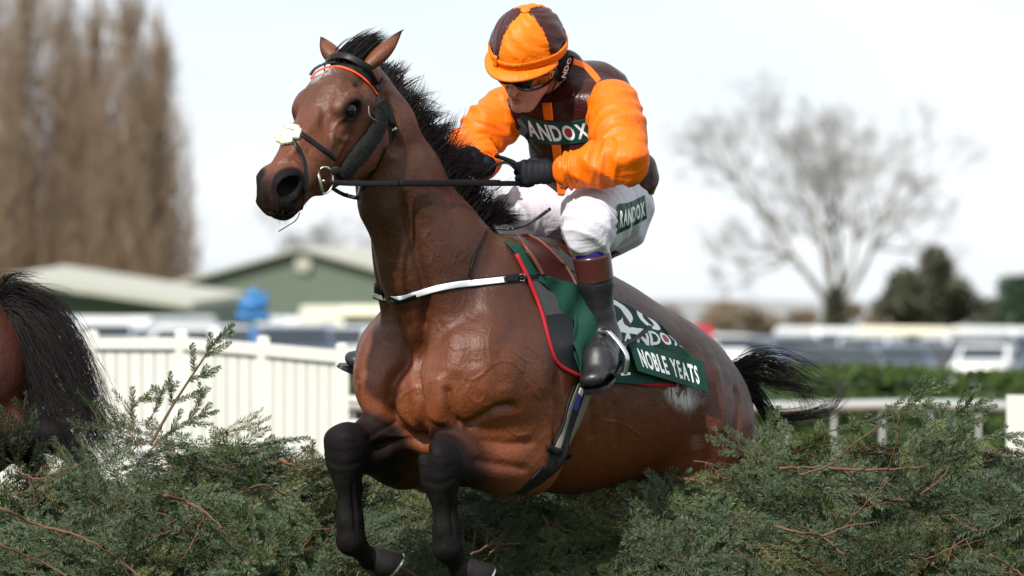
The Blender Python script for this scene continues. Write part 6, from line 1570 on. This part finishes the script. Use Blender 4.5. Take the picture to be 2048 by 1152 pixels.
# girth
girth = thing('girth', 'olive elastic girth with a blue label round the horse\'s barrel', 'girth', H(.5, 0, 1.35))
strap('girth_guard', [(1172, 752), (1150, 800), (1136, 850), (1118, 902), (1085, 950), (1040, 986)], .036, HB, .007, M_leath, girth, .003, 8, 6, [.030, .034, .036, .034, .03, .026])
strap('buckle_strap', [(1182, 768), (1168, 812), (1150, 858), (1128, 905)], .0185, HB, .015, M_olive, girth, .002, 8, 6); strap('buckle_strap', [(1160, 768), (1143, 812), (1128, 862), (1114, 900)], .010, HB, .015, M_olive, girth, .002, 8, 6)
strap('blue_label', [(1160, 788), (1150, 824)], .0140, HB, .017, M_bluel, girth, .0015, 6, 1); strap('white_label', [(1164, 778), (1160, 790)], .0120, HB, .019, M_print, girth, .0015, 4, 1)
strap('keeper', [(1096, 896), (1120, 904), (1140, 914)], .011, HB, .019, M_leath, girth, .003, 6, 1)
# far half and belly of the girth, laid round the barrel
def ring_on_body(t, z, n=40, a0=0, a1=2 * math.pi, tilt=.0):
    pts, nn = [], []
    for g in np.linspace(a0, a1, n):
        d = WW(q3(0, math.sin(g), math.cos(g)))[0] - WW(q3(0, 0, 0))[0]; c = WW(q3(t, 0, z))[0]
        o = Vector(c + d * .75); loc, no, _, _ = HB.ray_cast(o, Vector(-d))
        if loc is not None and no.dot(Vector(-d)) < .2: pts.append(np.array(loc)); nn.append(np.array(no))
    return np.array(pts), np.array(nn)
pp, nn = ring_on_body(.44, 1.68, 30, R(150), R(290))
if len(pp) > 3: v, f = tube(pp + nn * .006, .032, 10, flat=(nn, .003)); link_mesh('belly_band', v, f, M_leath, girth)
# stirrups
def stirrup(top, bl, br, parent, lab=None):
    t_, a_, b_ = [np.array(x, float) for x in (top, bl, br)]; m = (a_ + b_) / 2
    pts = catmull([a_, a_ + (t_ - m) * .45 + (a_ - m) * .12, t_ + (a_ - m) * .35 - (t_ - m) * .05, t_, t_ + (b_ - m) * .35 - (t_ - m) * .05, b_ + (t_ - m) * .45 + (b_ - m) * .12, b_], 7)
    nn = np.cross(b_ - a_, t_ - m); nn = nrm(nn); v, f = tube(pts, .0052, 10, flat=([nn] * len(pts), .0085)); o = link_mesh('stirrup_iron', v, f, M_steel, parent)
    A = np.array([nrm(b_ - a_), nn, nrm(np.cross(nrm(b_ - a_), nn))]); MB().box(m, (np.linalg.norm(b_ - a_) / 2 + .003, .022, .004), A).link('tread', M_steel, o, False); return o
stirrup(P(1208, 664, .15), P(1176, 752, .21), P(1250, 748, .10), saddle); strapm = free_strap('stirrup_leather', [P(1207, 664, .15), P(1200, 640, .22), P(1185, 600, .27), P(1160, 560, .27)], .010, M_leath, saddle)
ankR = WW(ANR)[0]; ar = WW(ANR + q3(-.10, 0, -.03))[0]; stirrup(ar + q3(0, 0, .10), ar + q3(.045, .03, -.065), ar + q3(-.045, -.03, -.065), saddle)
free_strap('leather_end', [P(1232, 688, .20), P(1252, 686, .26), P(1278, 672, .34), P(1301, 652, .42)], .0085, M_leath, saddle, (0, -.6, .8))
# breast girth and its neck strap
breast = thing('breast_girth', 'white breast girth strap across the horse\'s chest', 'strap', H(0, 0, 1.95))
bp = [(746, 590), (770, 596), (800, 598), (830, 590), (870, 578), (910, 570), (945, 566), (1000, 560), (1046, 555)]
strap('backing', bp, .0145, HB, .004, M_leath, breast, .002, 8, 5); strap('reflective_strip', bp[:-1] + [(1012, 559)], .0100, HB, .0065, M_refl, breast, .0018, 8, 5)
strap('keeper_loop', [(775, 594), (800, 603), (832, 592)], .0055, HB, .012, M_leath, breast, .002, 8, 1); strap('buckle_end', [(1008, 559), (1040, 556)], .0085, HB, .011, M_leath, breast, .002, 6, 1)
strap('billet', [(1040, 556), (1066, 553), (1090, 550)], .0055, HB, .020, M_leath, breast, .002, 6, 1)
o_, X_, N_ = strap('buckle', [(1040, 549), (1048, 549), (1048, 561), (1040, 561)], .0012, HB, .016, M_steel, breast, .0012, 4, 0)
strap('neck_strap', [(944, 568), (942, 545), (950, 515), (964, 485), (977, 455)], .0050, HB, .006, M_leath, breast, .0018, 8, 3)
# far side: mirror in the horse's plane
cpm = []
for a_, b_ in bp[3:]:
    p, n = hit(HB, a_, b_, .005); q = W2H(p); cpm.append(q * q3(1, -1, 1))
cpm = catmull(cpm, 6); cw = WW(cpm); nn = [near(HB, p)[1] for p in cw]; pts = [near(HB, p, .005)[0] for p in cw]
v, f = tube(pts, .0145, 10, flat=(nn, .002)); link_mesh('backing', v, f, M_leath, breast)
# studded strap end lying over the breeches
so = free_strap('strap_end', [P(983, 456, .12), P(1015, 458, .10), P(1045, 452, .08), P(1075, 436, .08), P(1101, 417, .10)], .0052, M_leath, breast, (0, -1, .25))
for i in range(9):
    u = i / 8; a_ = 1015 + 80 * u; b_ = 458 - 4 * u - 34 * u * u; MB().box(P(a_, b_, .088), (.0009, .0015, .0009)).link('hole', M_refl, breast, False)
# ---------------------------------------------------------------- bridle
bridle = thing('bridle', 'black bridle with orange-lined browband and white fleece noseband on the racehorse', 'bridle', WW(H0)[0])
bb = [(620, 150), (632, 136), (655, 126), (685, 126), (712, 136), (738, 156), (758, 182)]
strap('browband', bb, .0125, HB, .0095, M_leath, bridle, .003, 8, 2); M_orl = simple('orange_lining', (.80, .085, .012), .5)
strap('orange_lining', [(a + (1 if i < 3 else -3), b + 8) for i, (a, b) in enumerate(bb)], .0035, HB, .010, M_orl, bridle, .003, 8, 2)
strap('name_plate', [(642, 128), (680, 125.5)], .0045, HB, .0150, simple('brass_plate', (.68, .60, .42), .35, .1), bridle, .0012, 4, 1)
strap('headpiece', [(768, 158), (762, 175), (757, 192), (755, 205)], .0100, HB, .010, M_leath, bridle, .0025, 6, 2)
pts = [hd(.045, y, z) for y, z in ((.095, -.03), (.085, .035), (.045, .075), (0, .085), (-.045, .075), (-.085, .035), (-.095, -.03))]
free_strap('headpiece', [WW(p)[0] for p in pts], .011, M_leath, bridle, np.r_[-FW * -1, 0.6]).hide_render = False
# black fleece cheek piece: a fat furry roll over the cheek strap
sk = [(752, 205), (760, 226), (757, 250), (744, 274), (726, 300), (706, 324), (690, 342), (678, 352)]
o_, X_, N_ = strap('sheepskin_roll', sk, .026, HB, .016, simple('black_fleece', (.006, .006, .006), 1), bridle, .017, 6, 4, [.020, .029, .031, .031, .030, .029, .026, .016])
rgs = np.random.default_rng(4); me = o_.data; vv = np.empty(len(me.vertices) * 3, np.float32); me.vertices.foreach_get('co', vv); vv = vv.reshape(-1, 3); nv = np.empty(len(vv) * 3, np.float32); me.vertices.foreach_get('normal', nv); nv = nv.reshape(-1, 3)
polys = np.array([tuple(p.vertices) for p in me.polygons if len(p.vertices) == 4]); k = rgs.integers(0, len(polys), 9000); w4 = rgs.dirichlet([1] * 4, 9000)
rt = (vv[polys[k]] * w4[..., None]).sum(1); rn = (nv[polys[k]] * w4[..., None]).sum(1); M_fl = simple('fleece_black', (.007, .007, .008), .9)
strands('fleece', rt, rn + rgs.normal(0, .5, rt.shape), rn * .3 + rgs.normal(0, .9, rt.shape), rgs.uniform(.006, .012, 9000), .0011, M_fl, bridle, 4, .09, seed=2)
# white fleece over the nose with its strap
def fleece_patch(name, quad, n, col, mat, off=.006, ln=(.006, .012)):
    G = bary(quad, 14, 10); X = cast_grid(G, HB, 0); N = grid_normals(X); X = X + N * off; V = X.reshape(-1, 3); w = 15
    F = np.array([(j * w + i, j * w + i + 1, (j + 1) * w + i + 1, (j + 1) * w + i) for j in range(10) for i in range(14)]); o = link_mesh(name, V, F, mat, bridle); m = o.modifiers.new('s', 'SOLIDIFY'); m.thickness = .006
    r = np.random.default_rng(8); k = r.integers(0, len(F), n); w4 = r.dirichlet([1] * 4, n); rt = (V[F[k]] * w4[..., None]).sum(1); rn = (N.reshape(-1, 3)[F[k]] * w4[..., None]).sum(1)
    strands(name, rt, rn * .6 + r.normal(0, .55, rt.shape), r.normal(0, .8, rt.shape), r.uniform(*ln, n) * .75, .0012, mat, bridle, 4, .08, seed=3)
M_wf = simple('white_fleece', (.60, .54, .42), .95, .12, 80)
fleece_patch('white_fleece', [[(554, 264), (570, 262), (590, 266)], [(551, 286), (566, 290), (586, 287)]], 2600, None, M_wf)
fleece_patch('white_fleece', [[(570, 252), (584, 251), (598, 256)], [(572, 262), (588, 262), (603, 268)]], 1500, None, M_wf); fleece_patch('white_fleece', [[(591, 262), (603, 262)], [(588, 278), (598, 279)]], 900, None, M_wf)
strap('nose_loop', [(563, 265), (577, 262), (590, 266)], .008, HB, .016, simple('grey_leather', (.06, .06, .065), .5), bridle, .003, 6, 1)
strap('noseband_upper', [(598, 264), (618, 278), (640, 294), (660, 308), (672, 318)], .0085, HB, .005, M_leath, bridle, .0025, 8, 2)
strap('noseband_lower', [(586, 281), (598, 300), (607, 322), (611, 350), (611, 380), (607, 404), (603, 420)], .0075, HB, .005, M_leath, bridle, .0025, 8, 2)
free_strap('noseband_tail', [P(600, 425, -.50), P(592, 440, -.50), P(575, 452, -.50), P(557, 463, -.50)], .0016, M_leath, bridle)
bx, bn = hit(HB, 648, 358, .018); bx[1] -= .02
def P_at(px, py, Y): return P(px, py, Y)
yb = bx[1]
pts = catmull([P(635, 344, yb), P(640, 362, yb), P(646, 386, yb), P(656, 384, yb + .005), P(664, 372, yb + .01), P(665, 352, yb + .01), P(657, 336, yb + .005), P(645, 335, yb), P(635, 344, yb)], 5)
v, f = tube(pts[:-1], .0030, 8, closed=True); link_mesh('bit_ring', v, f, M_steel, bridle)
v, f = tube([P(635, 343, yb - .003), P(640, 362, yb - .003), P(646, 385, yb - .003)], .0052, 10); link_mesh('bit_cheek', v, f, simple('dull_steel', (.30, .31, .26), .35, .1, 30, metal=.8), bridle)
v, f = tube([P(648, 362, yb), P(640, 360, yb + .06), P(625, 358, yb + .14)], .0045, 8); link_mesh('mouthpiece', v, f, M_steel, bridle)
free_strap('bit_strap', [P(662, 345, yb - .002), P(672, 340, yb - .004), P(682, 342, yb - .002)], .011, M_leath, bridle)
strap('throat_lash', [(773, 200), (783, 228), (790, 256), (786, 275), (772, 300), (760, 325), (742, 352), (722, 380)], .0045, HB, .010, M_leath, bridle, .0020, 8, 3)
strap('throat_buckle', [(783, 262), (793, 256)], .0040, HB, .014, M_steel, bridle, .0015, 4, 1)
strap('cheek_billet', [(770, 202), (778, 228), (786, 252)], .0090, HB, .012, M_leath, bridle, .0020, 6, 2)
strap('strap_edge', [(737, 212), (740, 232), (756, 242), (776, 244)], .0012, HB, .046, simple('pale_edge', (.25, .25, .24), .4), bridle, .0012, 6, 2)
# martingale ring and curb strap
yr_ = hit(HB, 735, 380, .012)[0][1] - .02
pts = [P(705 + 13 * math.cos(g), 377 + 17 * math.sin(g), yr_ - .012 * math.cos(g)) for g in np.linspace(-2.2, 2.6, 20)]; v, f = tube(pts, .0018, 8); link_mesh('martingale_ring', v, f, M_steel, bridle)
free_strap('chin_strap', [P(664, 376, yb + .02), P(685, 388, yr_ + .03), P(705, 394, yr_ + .04), P(718, 396, yr_ + .05)], .0065, M_leath, bridle)
reins = thing('reins', 'long black rubber reins held taut from the bit to the jockey\'s gloves', 'reins', P(850, 365, 0))
yh = HKL[1] + .01
def ry(px, py, Y, g=.02):
    h_ = hit(HB, px, py)[0]; return Y if h_ is None else min(Y, h_[1] - g)
RP = []
for px in (660, 690, 725, 762, 800, 850, 900, 950, 1000, 1046):
    u = (px - 660) / 386; RP.append([px, 364 + 3 * min(1, (px - 660) / 40), ry(px, 366, yb * (1 - u) + yh * u)])
for _ in range(3):
    for i in range(1, len(RP) - 1): RP[i][2] = min(RP[i][2], (RP[i - 1][2] + RP[i + 1][2]) / 2)
free_strap('rein', [P(*r) for r in RP], .0085, M_leath, reins, (0, -1, .1), .0025)
free_strap('rubber_grip', [P(r[0], r[1] - 1.5, r[2] - .004) for r in RP[4:-1]], .0095, simple('ribbed_rubber', (.009, .009, .009), .7, .3, 60, .8, 220, spec=.15), reins, (0, -1, .1), .0032)
mzr = WW(hd(.44, -.075, -.07))[0]; nr = [WW(q3(t, -v, z))[0] for t, v, z in ((-.36, .14, 2.36), (-.10, .17, 2.36), (.14, .13, 2.34))]
free_strap('rein', [mzr] + nr + [HKR], .0080, M_leath, reins, (0, 1, .1), .0025)
free_strap('rein_loop', [P(1046, 352, .2), P(1032, 328, .19), P(1012, 318, .19), P(994, 313, .2)], .0085, M_leath, reins, (0, -.6, .8), .0025); free_strap('rein_loop', [P(1040, 345, .22), P(1018, 326, .23), P(995, 328, .25), P(975, 342, .27), P(958, 350, .28)], .0075, M_leath, reins, (0, -.7, .7), .0025)
# whip in the left fist, lying back along the thigh side of the far hand
whip = thing('whip', 'short black whip gripped in the jockey\'s gloved left hand', 'whip', P(1040, 330, .2))
v, f = tube(catmull([P(992, 311, .17), P(1010, 319, .18), P(1034, 330, .195), P(1070, 345, .215), P(1100, 352, .24)], 6), .0055, 10); link_mesh('handle', v, f, M_leath, whip)
v, f = tube([P(990, 310, .17), P(993, 311.5, .17), P(996, 313, .171)], [.0075, .0085, .0070], 12); link_mesh('cap', v, f, M_leath, whip)
# ---------------------------------------------------------------- print and trim on the silks
JB = bvh_of(jersey); JS = bvh_of(jersey, slL); BB = bvh_of(breeches)
rb_ = lettering('RANDOX', -.12, .875, .16, .84, .12, 1.06, 4)
sheet('chest_band', [[(1040, 229), (1070, 238), (1105, 244), (1145, 243), (1188, 236)], [(1060, 279), (1080, 286), (1105, 290), (1150, 287), (1200, 277)]], 190, 64, JB, .0045, [M_green2, M_print, M_dot], rider, 3, False, rb_, .0025)
sheet('front_strip', [[(1083, 206), (1103, 205)], [(1086, 225), (1105, 225)], [(1088, 240), (1106, 241)]], 6, 14, JB, .003, [M_or], rider, 2, False, None, .002)
sheet('front_strip', [[(1103, 290), (1121, 290)], [(1107, 320), (1125, 320)], [(1112, 350), (1128, 350)], [(1115, 390), (1130, 389)]], 8, 30, JB, .004, [M_or], rider, 2, False, None, .002)
sheet('epaulette', [[(1148, 117), (1146, 129)], [(1172, 126), (1168, 137)], [(1190, 142), (1182, 152)], [(1202, 158), (1194, 166)]], 6, 20, JS, .004, [M_or], rider, 2, False, None, .002)
p, n = hit(JB, 1124, 367, .008); A = np.array([nrm(np.cross(n, (0, 0, 1))), n, nrm(np.cross(nrm(np.cross(n, (0, 0, 1))), n))])
v, f = tube([p - n * .003, p, p + n * .0015], [.0095, .0095, .006], 16); link_mesh('press_stud', v, f, M_or, rider)
rl = lettering('RANDOX', .07, .95, .24, .84, .10, .85)
sheet('thigh_band', [[(1237, 408), (1260, 404), (1290, 390)], [(1235, 468), (1262, 455), (1294, 437)]], 110, 64, BB, .019, [M_green2, M_print], rider, 14, False, rl, .002, None, .014)
# harness strap and its clip hanging at the chest
free_strap('chest_strap', [P(1038, 238, .24), P(1042, 246, .21), P(1048, 255, .18), P(1062, 285, .18), P(1085, 312, .20)], .0075, M_mat, rider); MB().box(P(1046, 262, .165), (.013, .006, .011), np.array([nrm(q3(.8, 0, -.6)), q3(0, 1, 0), nrm(q3(.6, 0, .8))])).link('clip', M_blk, rider, False)
# neck tube printed with letters
ln = lettering('RANDO', .06, .94, .28, .76, .12, .9)
cv = [rh(-.045 - .004 * u, .108, .00) for u in (0, 1)]
G0 = np.array([[(1128, 190), (1131, 170), (1137, 148), (1144, 128), (1148, 112)], [(1112, 186), (1116, 166), (1121, 146), (1129, 126), (1136, 110)]], float)
NBv = bvh_of(*[o for o in bpy.data.objects if o.name.startswith('helmet_harness')])
sheet('neck_band', [G0[1], G0[0]], 90, 22, NBv, .006, [M_mat, M_print], rider, 3, False, ln, .002)

# chin and muzzle whiskers
rw = np.random.default_rng(12); pw = []
for _ in range(60):
    p, n = hit(HB, rw.uniform(555, 625), rw.uniform(395, 440)); 
    if p is not None: pw.append((p, n))
wr = np.array([a for a, b in pw]); wn_ = np.array([b for a, b in pw])
strands('whiskers', wr, wn_ + q3(0, 0, -.6), wn_ * .5 + q3(0, 0, -1), rw.uniform(.012, .030, len(wr)), .0006, M_hair, horse, 4, .03, seed=6)
